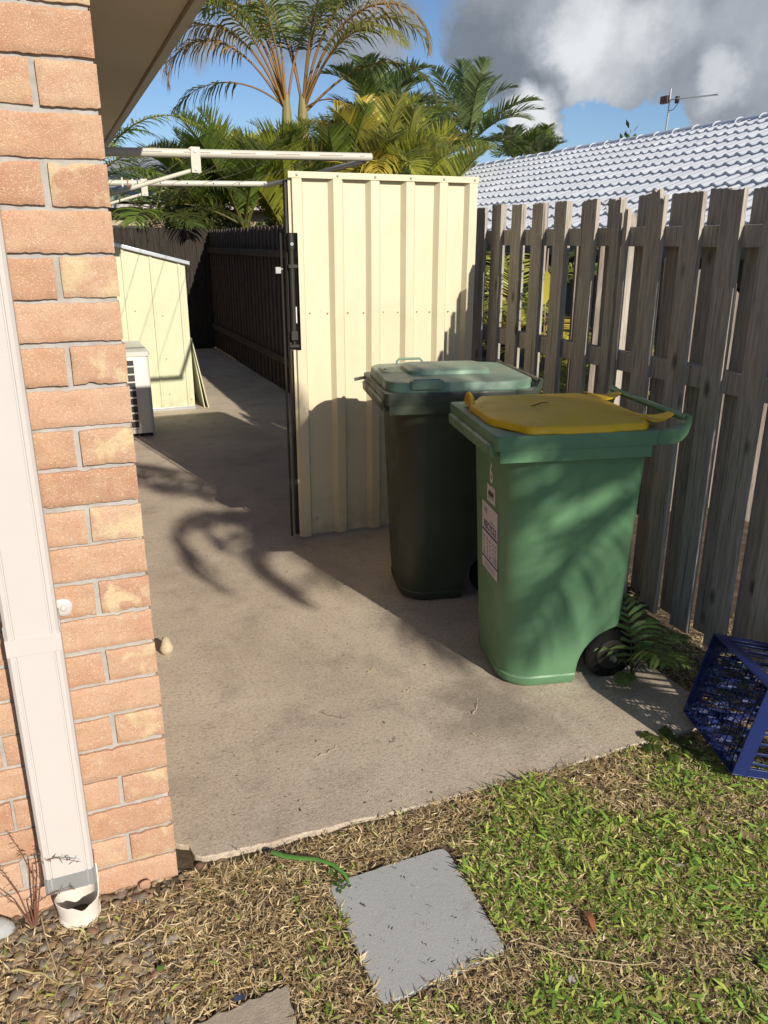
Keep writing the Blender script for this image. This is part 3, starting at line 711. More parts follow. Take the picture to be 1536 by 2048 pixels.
def make_bin(loc, rz, body, dark):
    t = empty('wheelie_bin', loc, rz)
    b = MB(); rings = []
    for z, e in ((0.012, .012), (.0, .02)):
        pass
    def ring(z, e=0.0):
        k = (.93-z)/.93
        return rrect(body_u(z)+e, (.618-.022*k-e), .035+.055*k+e, .565-.055*k-e, (.135-.02*k, .05, .05, .135-.02*k), z)
    rings = [ring(.0, .018), ring(.004, .008), ring(.018), ring(.040, -.001), ring(.046, .003)]+[ring(z) for z in (.15, .3, .45, .6, .75, .88)]+[ring(.93, .0)]
    b.loft(rings)
    tub = b.build('tub', body, t, smooth=True)
    c = MB(); c.prism([(.63, -.05), (.63, .235)]+[(.580+.190*math.cos(R(a)), .06+.175*math.sin(R(a))) for a in range(80, 181, 10)]+[(.375, -.05)], -.2, .9, axis='y')
    c2 = c.build('cutter', body); c2.parent = t; c2.location = (0.03, 0, 0)
    bpy.context.view_layer.update(); bake_bool(tub, [c2])
    # rim: deep collar with a flat top flange
    b = MB()
    b.loft([rrect(.012, .628, .010, .590, .022, .926), rrect(.004, .632, .003, .597, .022, .926), rrect(.0, .634, .0, .600, .022, .968), rrect(.003, .632, .003, .597, .022, ZR),
            rrect(.055, .60, .048, .552, .11, ZR-.002), rrect(.058, .597, .052, .548, .11, .93)], cap0=False, cap1=False)
    b.loft([rrect(.012, .628, .010, .590, .022, .926), rrect(.03, .62, .03, .57, .02, .926)], cap0=False, cap1=False)
    b.build('rim', body, t, smooth=True, angle=30)
    b = MB(); b.loft([rrect(-.004, .06, .040, .560, .010, .900), rrect(-.009, .06, .034, .566, .010, .903), rrect(-.011, .06, .030, .570, .010, .935), rrect(-.002, .06, .034, .566, .010, .942)])
    b.build('comb_bar', body, t, smooth=True, angle=30)
    b = MB(); b.prism([(.02, .886), (.60, .886), (.60, .926), (.02, .926)], .004, .012, axis='y'); b.prism([(.02, .926), (.02, .875), (.03, .875), (.60, .905), (.60, .926)], .012, .05, axis='y') if False else None
    b.build('rim_lip', body, t, bevel=.002)
    for v0 in (.004, .560):                       # rear brackets that carry the handle
        b = MB(); pts = [(.60, .926), (.69, .926), (.715, .936), (.735, .958), (.745, .99), (.747, 1.018), (.733, 1.024), (.724, 1.004), (.712, .986), (.69, .976), (.60, .972)]
        b.prism(pts, v0, v0+.036, axis='y'); b.build('handle_bracket', body, t, bevel=.004)
    b = MB(); b.tube([(.732, .02, 1.008), (.732, .58, 1.008)], .012, 14); b.build('handle_bar', body, t, smooth=True)
    b = MB(); b.tube([(.575, .065, .100), (.575, .535, .100)], .010, 10); b.build('axle', M['steel'], t, smooth=True)
    for v0 in (.105, .449):
        w = MB(); rr2 = [(.062, .004), (.090, .004), (.099, .012), (.100, .025), (.099, .038), (.090, .046), (.062, .046)]
        w.loft([[(.580+r_/.9*math.cos(2*math.pi*k/32), v0+d, .100+r_*math.sin(2*math.pi*k/32)) for k in range(32)] for r_, d in rr2])
        wo = w.build('wheel', M['black'], t, smooth=True, angle=40)
        h = MB(); h.loft([[(.580+r_/.9*math.cos(2*math.pi*k/32), v0+d, .100+r_*math.sin(2*math.pi*k/32)) for k in range(32)] for r_, d in ((.060, .001), (.056, -.004), (.022, -.004), (.018, -.012), (.005, -.012))]); h.build('hub', M['dark'], wo, smooth=True, angle=30)
    return t
# --- front bin with the yellow lid
y_bin = make_bin((1.25, 2.154, 0), R(-8), M['binG'], False)
y_bin.rotation_euler.z = R(-12); y_bin.scale.x = .90
tag(y_bin, 'green wheelie bin with a dusty yellow lid and recycling sticker, nearest the crate', 'bin', 'wheelie bins on the path')
def dome_lid(outline_f, zbase, dome, mat, name, parent, skirt=.018, n=72, inner=6, extra=None):
    b = MB(); C = (.33, .30)
    P = [outline_f(2*math.pi*k/n) for k in range(n)]
    def rg(s, z, o=0): return [(C[0]+(p[0]-C[0])*s, C[1]+(p[1]-C[1])*s, z(p, s) if callable(z) else z) for p in P]
    ed = lambda p: zbase
    rings = [rg(.985, zbase-.004), rg(1.0, zbase-.003), rg(1.003, zbase+.002), rg(1.0, zbase+.004), rg(.988, zbase+skirt-.002), rg(.984, zbase+skirt)]
    for s in (.965, .93, .85, .7, .5, .3, .12):
        rings.append(rg(s, lambda p, s_: zbase+skirt+.0015+dome*(1-s_**2.2) + (extra(C[0]+(p[0]-C[0])*s_, C[1]+(p[1]-C[1])*s_) if extra else 0)))
    b.loft(rings); return b.build(name, mat, parent, smooth=True, angle=38)
def poly_outline(pts):
    """outline as a function of the angle round the centre"""
    C = Vector((.33, .30)); pts = [Vector(p) for p in pts]
    def f(a):
        d = Vector((math.cos(a), math.sin(a))); best = None
        for i in range(len(pts)):
            p, q = pts[i]-C, pts[(i+1) % len(pts)]-C; e = q-p; den = d.x*e.y-d.y*e.x
            if abs(den) < 1e-9: continue
            t = (p.x*e.y-p.y*e.x)/den; s = (p.x*d.y-p.y*d.x)/den
            if t > 0 and -1e-6 <= s <= 1+1e-6 and (best is None or t < best): best = t
        return C+d*(best or .2)
    return f
lid = dome_lid(poly_outline([(.036, .17), (.13, .018), (.235, .014), (.245, .006), (.445, .006), (.455, .014), (.575, .02), (.618, .07), (.628, .13), (.628, .47), (.618, .53), (.575, .58), (.13, .582), (.036, .43)]),
    .978, .026, M['lidY'], 'lid', y_bin, skirt=.018, n=128)
b = MB(); b.tube([(.085, .16, 1.0005), (.083, .30, 1.004), (.085, .44, 1.0005)], .004, 6, flat=.5); b.build('lid_rib', M['lidY'], lid, smooth=True)
tw = MB(); tw.tube([(0, 0, 0), (.03, -.004, .004), (.062, .006, .003), (.10, .0, .001)], [.0022, .0026, .002, .001], 6); two = tw.build('twig', mat_simple('lid_twig', (.16, .10, .04), .8, .2, .3, 40, 0), None, smooth=True); two.location = (1.485, 2.33, 1.0255); two.rotation_euler = (0, 0, R(20)); tag(two, 'thin brown twig lying on the yellow bin lid', 'twig')
def tabf(v0, sgn):
    b = MB(); ring = []
    for k in range(12):
        a = math.pi*k/11; ring.append((v0+.046*math.cos(a), .052*math.sin(a)))
    for (uo, sc) in ((0, 1.0), (.010, 1.0), (.024, .7)):
        b.v += [(.045+.9*uo-.35*z*0, y_ if sc == 1 else v0+(y_-v0)*sc, .982+z*sc) for y_, z in ring]
    m_ = 12
    for i in range(2):
        for j in range(m_-1): b.f.append((i*m_+j, i*m_+j+1, (i+1)*m_+j+1, (i+1)*m_+j)); b.c.append(None)
    b.f.append(tuple(range(m_))); b.c.append(None); b.f.append(tuple(range(2*m_, 3*m_))); b.c.append(None)
    b.build('lid_grip', M['lidY'], lid, smooth=True, angle=60)
tabf(.480, 1)
for v0 in (.075, .47):
    b = MB(); pts = []
    for k in range(9):
        t = k/8; u = .60+.135*t; z = .999-.012*math.sin(t*math.pi*.9)+.018*t**2; w = .060*(1-t)**1.5+.020
        pts.append([(u, v0+.03-w, z), (u, v0+.03+w, z), (u, v0+.03+w, z+.006), (u, v0+.03-w, z+.006)])
    b.loft(pts); b.build('hinge_arm', M['lidY'], lid, bevel=.002)
# writing on the front of the front bin
def on_front(v, z, off=.0012): return (body_u(z)-off, v, z)
tilt = math.atan(.048)
ROTF = (math.pi/2 + tilt, 0, -math.pi/2)      # reads from the front (looking +u)
def plate(v0, v1, z0, z1, mat, name, parent, off=.0008, th=.0004):
    b = MB(); 
    vs = [(body_u(z0)-off, v0, z0), (body_u(z0)-off, v1, z0), (body_u(z1)-off, v1, z1), (body_u(z1)-off, v0, z1)]
    vs += [(x-th, y, z) for x, y, z in vs]
    b.add(vs, [(0, 1, 2, 3), (7, 6, 5, 4), (0, 4, 5, 1), (1, 5, 6, 2), (2, 6, 7, 3), (3, 7, 4, 0)]); return b.build(name, mat, parent)
text_mesh('6', .105, M['paintw'], 'stencilled_number', y_bin, on_front(.250, .782), ROTF, sx=.72, bold=.0022)
s1 = plate(.205, .300, .673, .736, M['poster'], 'small_sticker', y_bin)
text_mesh('¢¢¢¢', .044, M['black'], 'sticker_marks', s1, on_front(.2525, .705, .0018), ROTF, sx=.82, bold=.001)
s2 = plate(.175, .360, .395, .655, M['poster'], 'recycling_sticker', y_bin)
lab = [('a family of 6', .012, .636, 'inkl', .22), ]
text_mesh('RECYCLE', .040, M['ink'], 'sticker_heading', s2, on_front(.262, .571, .0018), ROTF, sx=.90, bold=.0007)
text_mesh('what to', .016, M['inkl'], 'sticker_line', s2, on_front(.235, .599, .0018), ROTF)
b = MB()
plate(.178, .357, .542, .550, M['ink'], 'sticker_band', s2, .0016); plate(.178, .357, .435, .442, M['ink'], 'sticker_band', s2, .0016)
r_ = random.Random(12)
q = MB()
for (vc, zc) in [(v, z) for v in (.335, .295, .262, .225, .198) for z in (.520, .503, .486, .470, .455)]:
    w = r_.uniform(.006, .014); h = r_.uniform(.003, .007)
    x = body_u(zc)-.0016; q = MB(); q.box(x-.0004, x, vc-w, vc+w, zc-h, zc+h); q.build('sticker_picture', M['inkl'], s2)
for zc in (.422, .414, .406):
    x = body_u(zc)-.0016; q = MB(); q.box(x-.0004, x, .20, .34, zc-.0014, zc+.0014); q.build('sticker_line', M['inkl'], s2)
x = body_u(.628)-.0016; q = MB(); q.box(x-.0004, x, .295, .335, .617, .639); q.build('sticker_emblem', M['inkl'], s2)

# --- rear bin, closed pale green lid
g_bin = make_bin((1.205, 2.977, 0), R(-8), M['binD'], True)
g_bin.rotation_euler.z = R(-12); g_bin.scale.x = .90
tag(g_bin, 'dark green wheelie bin with a faded green lid, standing against the cream gate', 'bin', 'wheelie bins on the path')
glid = dome_lid(poly_outline([(.020, .09), (.05, .03), (.11, .010), (.60, .010), (.66, .03), (.715, .05), (.725, .10), (.725, .50), (.715, .55), (.66, .57), (.60, .59), (.11, .59), (.05, .57), (.020, .51)]),
    .978, .010, M['lidG'], 'lid', g_bin, skirt=.034, n=80)
b = MB(); b.loft([rrect(.15, .56, .17, .43, .05, 1.012), rrect(.155, .555, .175, .425, .05, 1.036), rrect(.17, .54, .19, .41, .05, 1.045), rrect(.22, .49, .24, .36, .04, 1.047)])
b.build('raised_panel', M['lidG'], glid, smooth=True, angle=40)
b = MB(); b.loft([rrect(.125, .265, .000, .030, .008, .990), rrect(.120, .270, -.006, .036, .008, .992), rrect(.120, .270, -.006, .036, .008, 1.024), rrect(.128, .262, .0, .030, .008, 1.028), rrect(.134, .256, .004, .026, .006, 1.026), rrect(.136, .254, .006, .024, .006, 1.004)]); b.build('side_grip', M['lidG'], glid, smooth=True, angle=35)
b = MB(); b.tube([(.165, .53, 1.00), (.168, .535, 1.030), (.180, .54, 1.040), (.29, .545, 1.040), (.302, .545, 1.030), (.305, .54, 1.0)], .006, 8); b.build('lid_loop', M['lidG'], glid, smooth=True)
b = MB(); b.box(.050, .085, .30, .45, 1.016, 1.0185); cp = b.build('code_plate', M['lidG'], glid, bevel=.001)
b = MB(); b.box(.056, .060, .315, .435, 1.0186, 1.0192); b.build('code_bar', M['dark'], cp)
text_mesh('240 L', .024, M['dark'], 'code', cp, (.072, .375, 1.0189), (0, 0, -math.pi/2))
b = MB(); b.tube([(.0, .56, .955), (-.05, .575, .945)], .008, 8); b.build('side_peg', M['steel'], g_bin, smooth=True)

# ------------------------------------------------------------------ milk crate (blue, on its side)
def make_crate():
    t = empty('milk_crate', (1.742, 1.500, -.018), 0); tag(t, 'blue plastic milk crate lying on its side on the grass at the fence', 'crate')
    e1 = Vector((.105, .325, 0)).normalized(); e3 = Vector((.325, -.105, 0)).normalized()
    Rm = Matrix.Rotation(R(13), 3, e1); up = (Rm @ Vector((0, 0, 1))); e3 = (Rm @ e3)
    Mx = Matrix(((e1.x, e3.x, up.x, 0), (e1.y, e3.y, up.y, 0), (e1.z, e3.z, up.z, 0.0), (0, 0, 0, 1)))
    A, D, Hh = .350, .33, .305                        # a: along the ground edge, d: depth into +x, h: up
    t.location.z = .03
    def fr(b, a0, a1, d0, d1, h0, h1): b.box(a0, a1, d0, d1, h0, h1, M=Mx)
    b = MB(); w = .022
    # mouth frame and corner posts
    for (a0, a1, h0, h1) in ((0, A, 0, w), (0, A, Hh-w, Hh), (0, w, w, Hh-w), (A-w, A, w, Hh-w)):
        fr(b, a0, a1, 0, .014, h0, h1); fr(b, a0, a1, D-.02, D, h0, h1)
    b.build('end_frame', M['blue'], t, bevel=.002) if False else None
    f_ = MB()
    for (a0, a1, h0, h1) in ((0, A, 0, .004), (0, A, Hh-.004, Hh), (0, .004, .004, Hh-.004), (A-.004, A, .004, Hh-.004)):
        for (d0, d1) in ((0, .05), (D-.075, D)): fr(f_, a0, a1, d0, d1, h0, h1)
    for (a, h) in ((0, 0), (A-.03, 0), (0, Hh-.03), (A-.03, Hh-.03)):
        fr(f_, a, a+.03, .05, D-.075, (0 if h == 0 else Hh-.004), (.004 if h == 0 else Hh)); fr(f_, (0 if a == 0 else A-.004), (.004 if a == 0 else A), .05, D-.075, (.004 if h == 0 else h), (h+.03 if h == 0 else Hh-.004))
    f_.build('shell', M['blue'], t, bevel=.0012)
    s_ = MB()
    n = 7
    for k in range(n):                              # slats of the four walls
        q = .03+(A-.06)*(k+.5)/n; qh = .03+(Hh-.06)*(k+.5)/n
        fr(s_, q-.004, q+.004, .05, D-.075, Hh-.0035, Hh-.0008); fr(s_, q-.004, q+.004, .05, D-.075, .0008, .0035)
        fr(s_, .0008, .0035, .05, D-.075, qh-.004, qh+.004); fr(s_, A-.0035, A-.0008, .05, D-.075, qh-.004, qh+.004)
    s_.build('wall_slats', M['blue'], t, bevel=.0008)
    g = MB(); m_ = 11
    for k in range(1, m_):
        a = A*k/m_; h = Hh*k/m_; fr(g, a-.0010, a+.0010, .004, .008, .004, Hh-.004); fr(g, .004, A-.004, .0085, .0115, h-.0010, h+.0010)
    g.build('base_grid', M['blue'], t)
    r2 = random.Random(2); c = MB()
    for i in range(4):
        for j in range(4):
            a = A*(i+.5)/4; h = Hh*(j+.5)/4; rr_ = .024; c = MB()
            for kk in range(10):
                if kk % 3 == 2: continue
                w0 = 2*math.pi*kk/10; w1 = w0+.5
                pa = [(a+rr_*math.cos(w0), .012, h+rr_*math.sin(w0)), (a+rr_*math.cos(w1), .012, h+rr_*math.sin(w1)), (a+rr_*math.cos(w1), .045, h+rr_*math.sin(w1)), (a+rr_*math.cos(w0), .045, h+rr_*math.sin(w0))]
                pb = [(a+(rr_-.002)*math.cos(w0), .012, h+(rr_-.002)*math.sin(w0)), (a+(rr_-.002)*math.cos(w1), .012, h+(rr_-.002)*math.sin(w1)), (a+(rr_-.002)*math.cos(w1), .045, h+(rr_-.002)*math.sin(w1)), (a+(rr_-.002)*math.cos(w0), .045, h+(rr_-.002)*math.sin(w0))]
                c.add([Mx @ Vector(p) for p in pa+pb], [(0, 1, 2, 3), (7, 6, 5, 4), (0, 4, 5, 1), (2, 6, 7, 3), (1, 5, 6, 2), (0, 3, 7, 4)])
            c.build('bottle_cell', M['blue'], t)

make_crate()

# ------------------------------------------------------------------ clothesline
cl = empty('clothesline', (WX, 3.5, 1.9)); tag(cl, 'beige fold-down clothesline frame mounted under the eave above the gate', 'clothesline')
YA, YB, XE, ZC = 4.60, 7.02, 1.775, 2.0
def rel(p): return (p[0]-WX, p[1]-3.5, p[2]-1.9)
def tubeb(pts, r, name, parent=cl, mat='offwhite', n=16, flat=None):
    b = MB(); b.tube([rel(p) for p in pts], r, n, flat=flat); return b.build(name, M[mat], parent, smooth=True, angle=50)
zA = lambda x: 1.984+.0165*(x-WX)
aA = tubeb([(WX+.02, YA, zA(WX)), (XE, YA, zA(XE))], .022, 'arm'); aB = tubeb([(WX+.02, YB, zA(WX)), (XE, YB, zA(XE))], .022, 'arm')
tubeb([(XE-.03, YA+.03, zA(XE)-.02), (XE-.03, YB-.03, zA(XE)-.02)], .015, 'front_bar'); tubeb([(WX+.03, YA-.05, 1.985), (WX+.03, YB+.12, 1.985)], .022, 'back_bar')
for (ya, arm) in ((YA, aA), (YB, aB)):
    bx = .655
    for s_ in (-1, 1):
        b = MB(); b.box(bx-.025, bx+.025, ya-3.5+s_*.0235-.0015, ya-3.5+s_*.0235+.0015, .00, .125); b.build('bracket', M['offwhite'], arm, bevel=.001)
    for zb in (.105, .018):
        b = MB(); b.tube([(bx, ya-3.5-.030, zb), (bx, ya-3.5+.030, zb)], .008, 8); b.build('bolt', M['steel'], arm)
    b = MB(); b.tube([(bx, ya-3.5, .018), (.02, ya-3.5, -.17)], .011, 10); b.build('strut', M['offwhite'], cl, smooth=True)
for k in range(6):                                  # slots and their line ends on the near arm
    x = WX+.42+.245*k if k < 5 else XE-.06
    L_ = .068 if k < 5 else .015
    b = MB(); b.tube([rel((x-L_, YA-.0215, zA(x)+.004)), (rel((x+L_, YA-.0215, zA(x)+.006)))], .0032, 6); b.build('line_end', M['white'], aA)
for k in range(7):
    x = WX+.36+.21*k
    b = MB(); b.tube([rel((x, YB-.0228, zA(x))), rel((x, YB-.018, zA(x)))], .006, 8); b.build('line_hole', M['dark'], aB)
for k in range(7):
    x = WX+.16+.24*k
    b = MB(); b.tube([rel((x, YA+.03, zA(x))), rel((x, (YA+YB)/2, zA(x)-.014)), rel((x, YB-.03, zA(x)))], .0020, 5); b.build('line', M['offwhite'], cl)
pegs = []
for i, (x, c) in enumerate(((.44, 'red'), (.47, 'white'), (.50, 'blue'), (.385, 'white'))):
    o = tag(empty('clothes_peg', (x+.2, YB-.25-.06*i, ZC-.012)), ['red plastic clothes peg on the line by the brick corner', 'white clothes peg on the line next to the red one', 'blue clothes peg on the line, nearest the strut bracket', 'white clothes peg hanging closest to the bricks'][i], 'peg', 'pegs on the clothesline')
    for s_ in (-1, 1):
        b = MB(); b.box(-.005, .005, s_*.003-.002, s_*.003+.002, -.05, .015, M=Matrix.Rotation(s_*.08, 4, 'X')); b.build('peg_half', M[c], o)

# ------------------------------------------------------------------ garden shed
SY = 7.917
shed = empty('garden_shed', (1.19, SY, 0)); tag(shed, 'small pale cream steel garden shed with a bright zinc roof edge beside the house', 'shed')
def roofz(x): return 1.36+(1.19-x)*.255
b = MB(); fr = []
xsr = [1.19]
ribx = [1.135, .885, .640, .39, .16]
pts = []
x = 1.19
prof = [(1.19, 0)]
for rx in ribx: prof += [(rx+.016, 0), (rx+.010, -.009), (rx-.010, -.009), (rx-.016, 0)]
prof += [(.14, 0)]
for (x, y) in prof: pts.append((x-1.19, y))
b.loft([[(x, y, .03) for x, y in pts], [(x, y, roofz(x+1.19)) for x, y in pts]], closed=False, cap0=False, cap1=False)
b.add([(0, 0, .03), (0, 1.5, .03), (0, 1.5, roofz(1.19)), (0, 0, roofz(1.19))], [(0, 1, 2, 3)])
b.add([(-1.05, .002, .03), (-1.05, 1.5, .03), (-1.05, 1.5, roofz(.14)), (-1.05, .002, roofz(.14))], [(0, 1, 2, 3)]); b.add([(-1.05, 1.5, .03), (0, 1.5, .03), (0, 1.5, roofz(1.19)), (-1.05, 1.5, roofz(.14))], [(0, 1, 2, 3)])
b.build('steel_wall', M['shed'], shed)
b = MB()
for xs_, z in ((-.235, .90), (-.235, .50), (-.235, .16), (-.48, .95), (-.03, .10)): 
    s_ = MB(); s_.loft([[(xs_+r_*math.cos(2*math.pi*k/8), -.0095-d, z+r_*math.sin(2*math.pi*k/8)) for k in range(8)] for r_, d in ((.006, 0), (.005, .003))]); s_.build('rivet', M['steel'], shed)
th = math.atan(.255)
b = MB(); b.prism([(.045, roofz(1.235)), (-1.08, roofz(.11)), (-1.08, roofz(.11)+.035), (.045, roofz(1.235)+.035)], -.035, 1.55, axis='y'); b.build('zinc_roof', M['zinc'], shed, bevel=.004)
b = MB(); b.box(-1.05, .004, -.012, .004, .0, .032); b.build('base_rail', M['zinc'], shed, bevel=.002)
# two sheets leaning on the shed side
for i, (xf, xt, zt, y0) in enumerate(((1.325, 1.205, .68, SY+.00), (1.290, 1.204, .66, SY+.03))):
    t = empty('leaning_sheet', (xf, y0, 0)); tag(t, ['thin cream sheet leaning on the shed side, the outer one of two', 'thin cream sheet leaning on the shed side, tucked behind the outer one'][i], 'sheet', 'sheets leaning on the shed')
    L_ = math.hypot(xf-xt, zt); a = math.atan2(xf-xt, zt)
    b = MB(); b.box(-.009, 0.0, 0, .55, 0, L_, M=Matrix.Rotation(-a, 4, 'Y')); b.build('sheet_board', M['shed'], t, bevel=.001)
    b = MB(); b.box(-.0095, .0005, -.006, .0, 0, L_, M=Matrix.Rotation(-a, 4, 'Y')); b.build('edge_strip', M['shed'], t)

# ------------------------------------------------------------------ outdoor air conditioner
ac = empty('air_conditioner', (.50, 7.10, 0)); tag(ac, 'off-white outdoor air conditioner with side louvres between the brick wall and shed', 'air conditioner')
b = MB(); b.loft([rrect(-.185, .185, -.25, .55, .035, z) for z in (.035, .66)]+[rrect(-.18, .18, -.245, .545, .035, .672)]); b.build('casing', M['acw'], ac, smooth=True, angle=30)
b = MB(); b.loft([rrect(-.19, .195, -.256, .556, .035, z) for z in (.672, .700)]+[rrect(-.18, .185, -.246, .546, .035, .708)]); b.build('top_cover', M['acw'], ac, smooth=True, angle=30)
b = MB(); b.box(-.150, .060, -.2535, -.249, .07, .64); gr = b.build('louvre_panel', M['grill'], ac)
for k in range(9):
    q = MB(); q.box(-.152, .064, -.262, -.2536, .075+.064*k, .087+.064*k); q.build('louvre', M['acw'], gr, bevel=.001)
for y0 in (-.2, .42):
    q = MB(); q.box(-.20, .17, y0, y0+.05, 0, .034); q.build('foot', M['dark'], ac)

# ------------------------------------------------------------------ neighbour's tiled roof
nb = empty('tiled_house', (8.4, 8.0, -.9)); tag(nb, "neighbour's house with a pale grey concrete tile roof beyond the picket fence", 'house')
TH = R(22); GA = .32; NR = 12; YS0, YS1 = 1.0, 15.7
per = 8; wl = .165; ny = int((YS1-YS0)/wl*per)
yy = np.linspace(YS0, YS1, ny+1)
ph = (yy/wl) % 1.0
prof = np.where(ph < .55, np.sin(ph/.55*math.pi)**.8*.032, 0.003*np.cos((ph-.55)/.45*2*math.pi))
Vs = []; rowsI = []
for k in range(NR):
    r_ = random.Random(k)
    jit = rng.normal(0, .0012, ny+1)
    for (s, lift, sc) in ((k*GA, .004, .9), ((k+.5)*GA, .018, 1.0), ((k+1)*GA+.012, .034, 1.0), ((k+1)*GA+.012, .012, .55)):
        x = 8.4-s*math.cos(TH); z = 3.0-s*math.sin(TH); h = lift+prof*sc+jit
        Vs.append(np.stack([x-math.sin(TH)*h, yy, z+math.cos(TH)*h], 1)); 
Vs = np.array(Vs); nr = Vs.shape[0]; V = Vs.reshape(-1, 3)-np.array([8.4, 8.0, -.9]); F_ = []
idx = np.arange(nr*(ny+1)).reshape(nr, ny+1)
Fr = np.stack([idx[:-1, :-1], idx[:-1, 1:], idx[1:, 1:], idx[1:, :-1]], -1).reshape(-1, 4)
ro = fast_mesh('tiled_roof', V, Fr, M['tile'], nb, smooth=True)
try: ro.data.set_sharp_from_angle(angle=R(40))
except Exception: pass
b = MB(); b.add([(0, -7, 3.88), (4.9, -7, 1.9), (4.9, 7.7, 1.9), (0, 7.7, 3.88)], [(0, 1, 2, 3)]); b.add([(0, -7, 3.7), (4.9, -7, 1.8), (4.9, 7.7, 1.8), (0, 7.7, 3.7)], [(0, 1, 2, 3)]); b.build('rear_roof', M['tile'], nb)
b = MB()
yk = -7.0
caps = MB(); k = 0
while yk < 7.7:
    ring = []
    for (dy, rr_) in ((0, .112), (.40, .098)):
        ring.append([(rr_*1.05*math.cos(R(a)), yk+dy, 3.90-.02+rr_*.75*math.sin(R(a))) for a in range(-12, 193, 15)])
    caps.loft(ring, closed=False, cap0=False, cap1=False); caps.add([tuple(p) for p in ring[0]], [tuple(range(len(ring[0])))]); yk += .385
caps.build('ridge_caps', M['tile'], nb, smooth=True, angle=50)
b = MB(); b.box(-.16, .16, -7.0, 7.7, 3.80, 3.885); b.build('ridge_bedding', M['slate'], nb)
exx = 8.4-NR*GA*math.cos(TH); ezz = 3.0-NR*GA*math.sin(TH)
b = MB(); b.box(exx-8.4-.10, exx-8.4+.0, -7.0, 7.7, ezz+.9-.13, ezz+.9-.02); b.build('gutter', M['dwall'], nb, bevel=.01)
b = MB(); b.box(exx-8.4+.45, 4.4, -6.6, 7.4, -.3, ezz+.9-.02); b.prism([(exx-8.4+.45, ezz+.88), (4.4, ezz+.88), (0, 3.75)], 7.35, 7.40, axis='y'); b.prism([(exx-8.4+.45, ezz+.88), (4.4, ezz+.88), (0, 3.75)], -6.6, -6.55, axis='y'); b.build('wall', M['dwall'], nb)
for y0 in (-3.2, 1.0):
    b = MB(); b.box(exx-8.4+.43, exx-8.4+.449, y0, y0+1.4, 1.0, 2.1); w_ = b.build('window', M['grill'], nb)
    b = MB(); b.box(exx-8.4+.41, exx-8.4+.429, y0-.04, y0+1.44, .95, 1.0); b.build('sill', M['dwall'], w_)

# TV aerial on the ridge
an = empty('tv_aerial', (8.6, 10.36, 3.0)); tag(an, 'long thin television aerial on a mast above the tiled ridge', 'aerial')
b = MB(); b.tube([(0, 0, 0), (0, -.02, .35), (-.0, -.02, .64)], .014, 8); b.build('mast', M['steel'], an, smooth=True)
b = MB(); b.tube([(0, .05, .50), (.0, -.97, .43)], .009, 8); b.build('boom', M['steel'], an)
b = MB(); b.box(-.03, .03, .0, .16, .46, .56); b.build('junction_box', mat_simple('rusty_box', (.20, .10, .08), .7, .2), an, bevel=.004)
for k in range(14):
    b = MB(); y = -.15-.058*k; z = .488-.0045*k*1.0+.0; b.tube([(-.07, y, z), (.07, y, z)], .0035, 6); b.build('element', M['steel'], an)
b = MB(); b.tube([(0, -.02, .35), (.0, -.12, .36), (.0, -.19, .42), (0, -.19, .49)], .005, 6); b.build('cable', M['dark'], an)
b = MB(); b.box(-.02, .02, -.20, -.15, .43, .52); b.build('balun', M['grill'], an)

# far house on the left
fh = empty('far_house', (2.9, 22.5, 0)); tag(fh, 'distant cream house with a grey hipped roof behind the palms, far left', 'house')
b = MB(); b.box(-2.6, 2.6, -2.5, 2.5, -.3, 2.30); b.build('wall', M['wall'], fh)
b = MB(); b.add([(-3, -2.9, 2.52), (3, -2.9, 2.52), (3, 2.9, 2.52), (-3, 2.9, 2.52), (-.1, 0, 3.86), (.1, 0, 3.86)], [(0, 1, 5, 4), (1, 2, 5), (2, 3, 4, 5), (3, 0, 4), (3, 2, 1, 0)]); b.build('roof', M['slate'], fh)
b = MB(); b.box(-3.1, 3.1, -3.06, -2.92, 2.38, 2.51); b.build('gutter', mat_simple('pale_green_gutter', (.30, .36, .27), .5, .3, .08, 5, 0), fh, bevel=.01)
b = MB(); b.box(-3.05, 3.05, -2.98, -2.90, 2.25, 2.33); b.build('white_fascia', M['white'], fh)
b = MB(); b.box(-1.9, -.7, -2.53, -2.505, .9, 1.9); w_ = b.build('window', M['grill'], fh); b = MB(); b.box(-1.95, -.65, -2.56, -2.531, .84, .9); b.build('sill', M['white'], w_)

# ------------------------------------------------------------------ palms
class Acc:
    def __init__(s): s.V = []; s.F = []; s.C = []
    def strip(s, pts, wv, ws, col):
        """flat tapering strip: centre points, width directions, half widths"""
        b = len(s.V)
        for p, w, h in zip(pts, wv, ws): s.V += [tuple(p-w*h), tuple(p+w*h)]
        for i in range(len(pts)-1): s.F.append((b+2*i, b+2*i+1, b+2*i+3, b+2*i+2)); s.C.append(col)
    def tube(s, pts, rs, col, n=5):
        b = len(s.V); k = len(pts)
        for i, p in enumerate(pts):
            t = (pts[min(i+1, k-1)]-pts[max(i-1, 0)]).normalized(); a = t.orthogonal().normalized() if i == 0 else (a-t*a.dot(t)).normalized(); c = t.cross(a)
            for j in range(n):
                w = 2*math.pi*j/n; s.V.append(tuple(p+(a*math.cos(w)+c*math.sin(w))*rs[i]))
        for i in range(k-1):
            for j in range(n):
                q = (j+1) % n; s.F.append((b+i*n+j, b+i*n+q, b+(i+1)*n+q, b+(i+1)*n+j)); s.C.append(col)
    def build(s, name, mat, parent=None): return fast_mesh(name, s.V, s.F, mat, parent, s.C)
IR = Vector((.927, -.374, 0)); IA = Vector((.374, .927, 0)); UP = Vector((0, 0, 1))
def vary(c, r_, a=.25): k = 1+r_.uniform(-a, a); return tuple(max(0.0, x*k*(1+r_.uniform(-.08, .08))) for x in c)
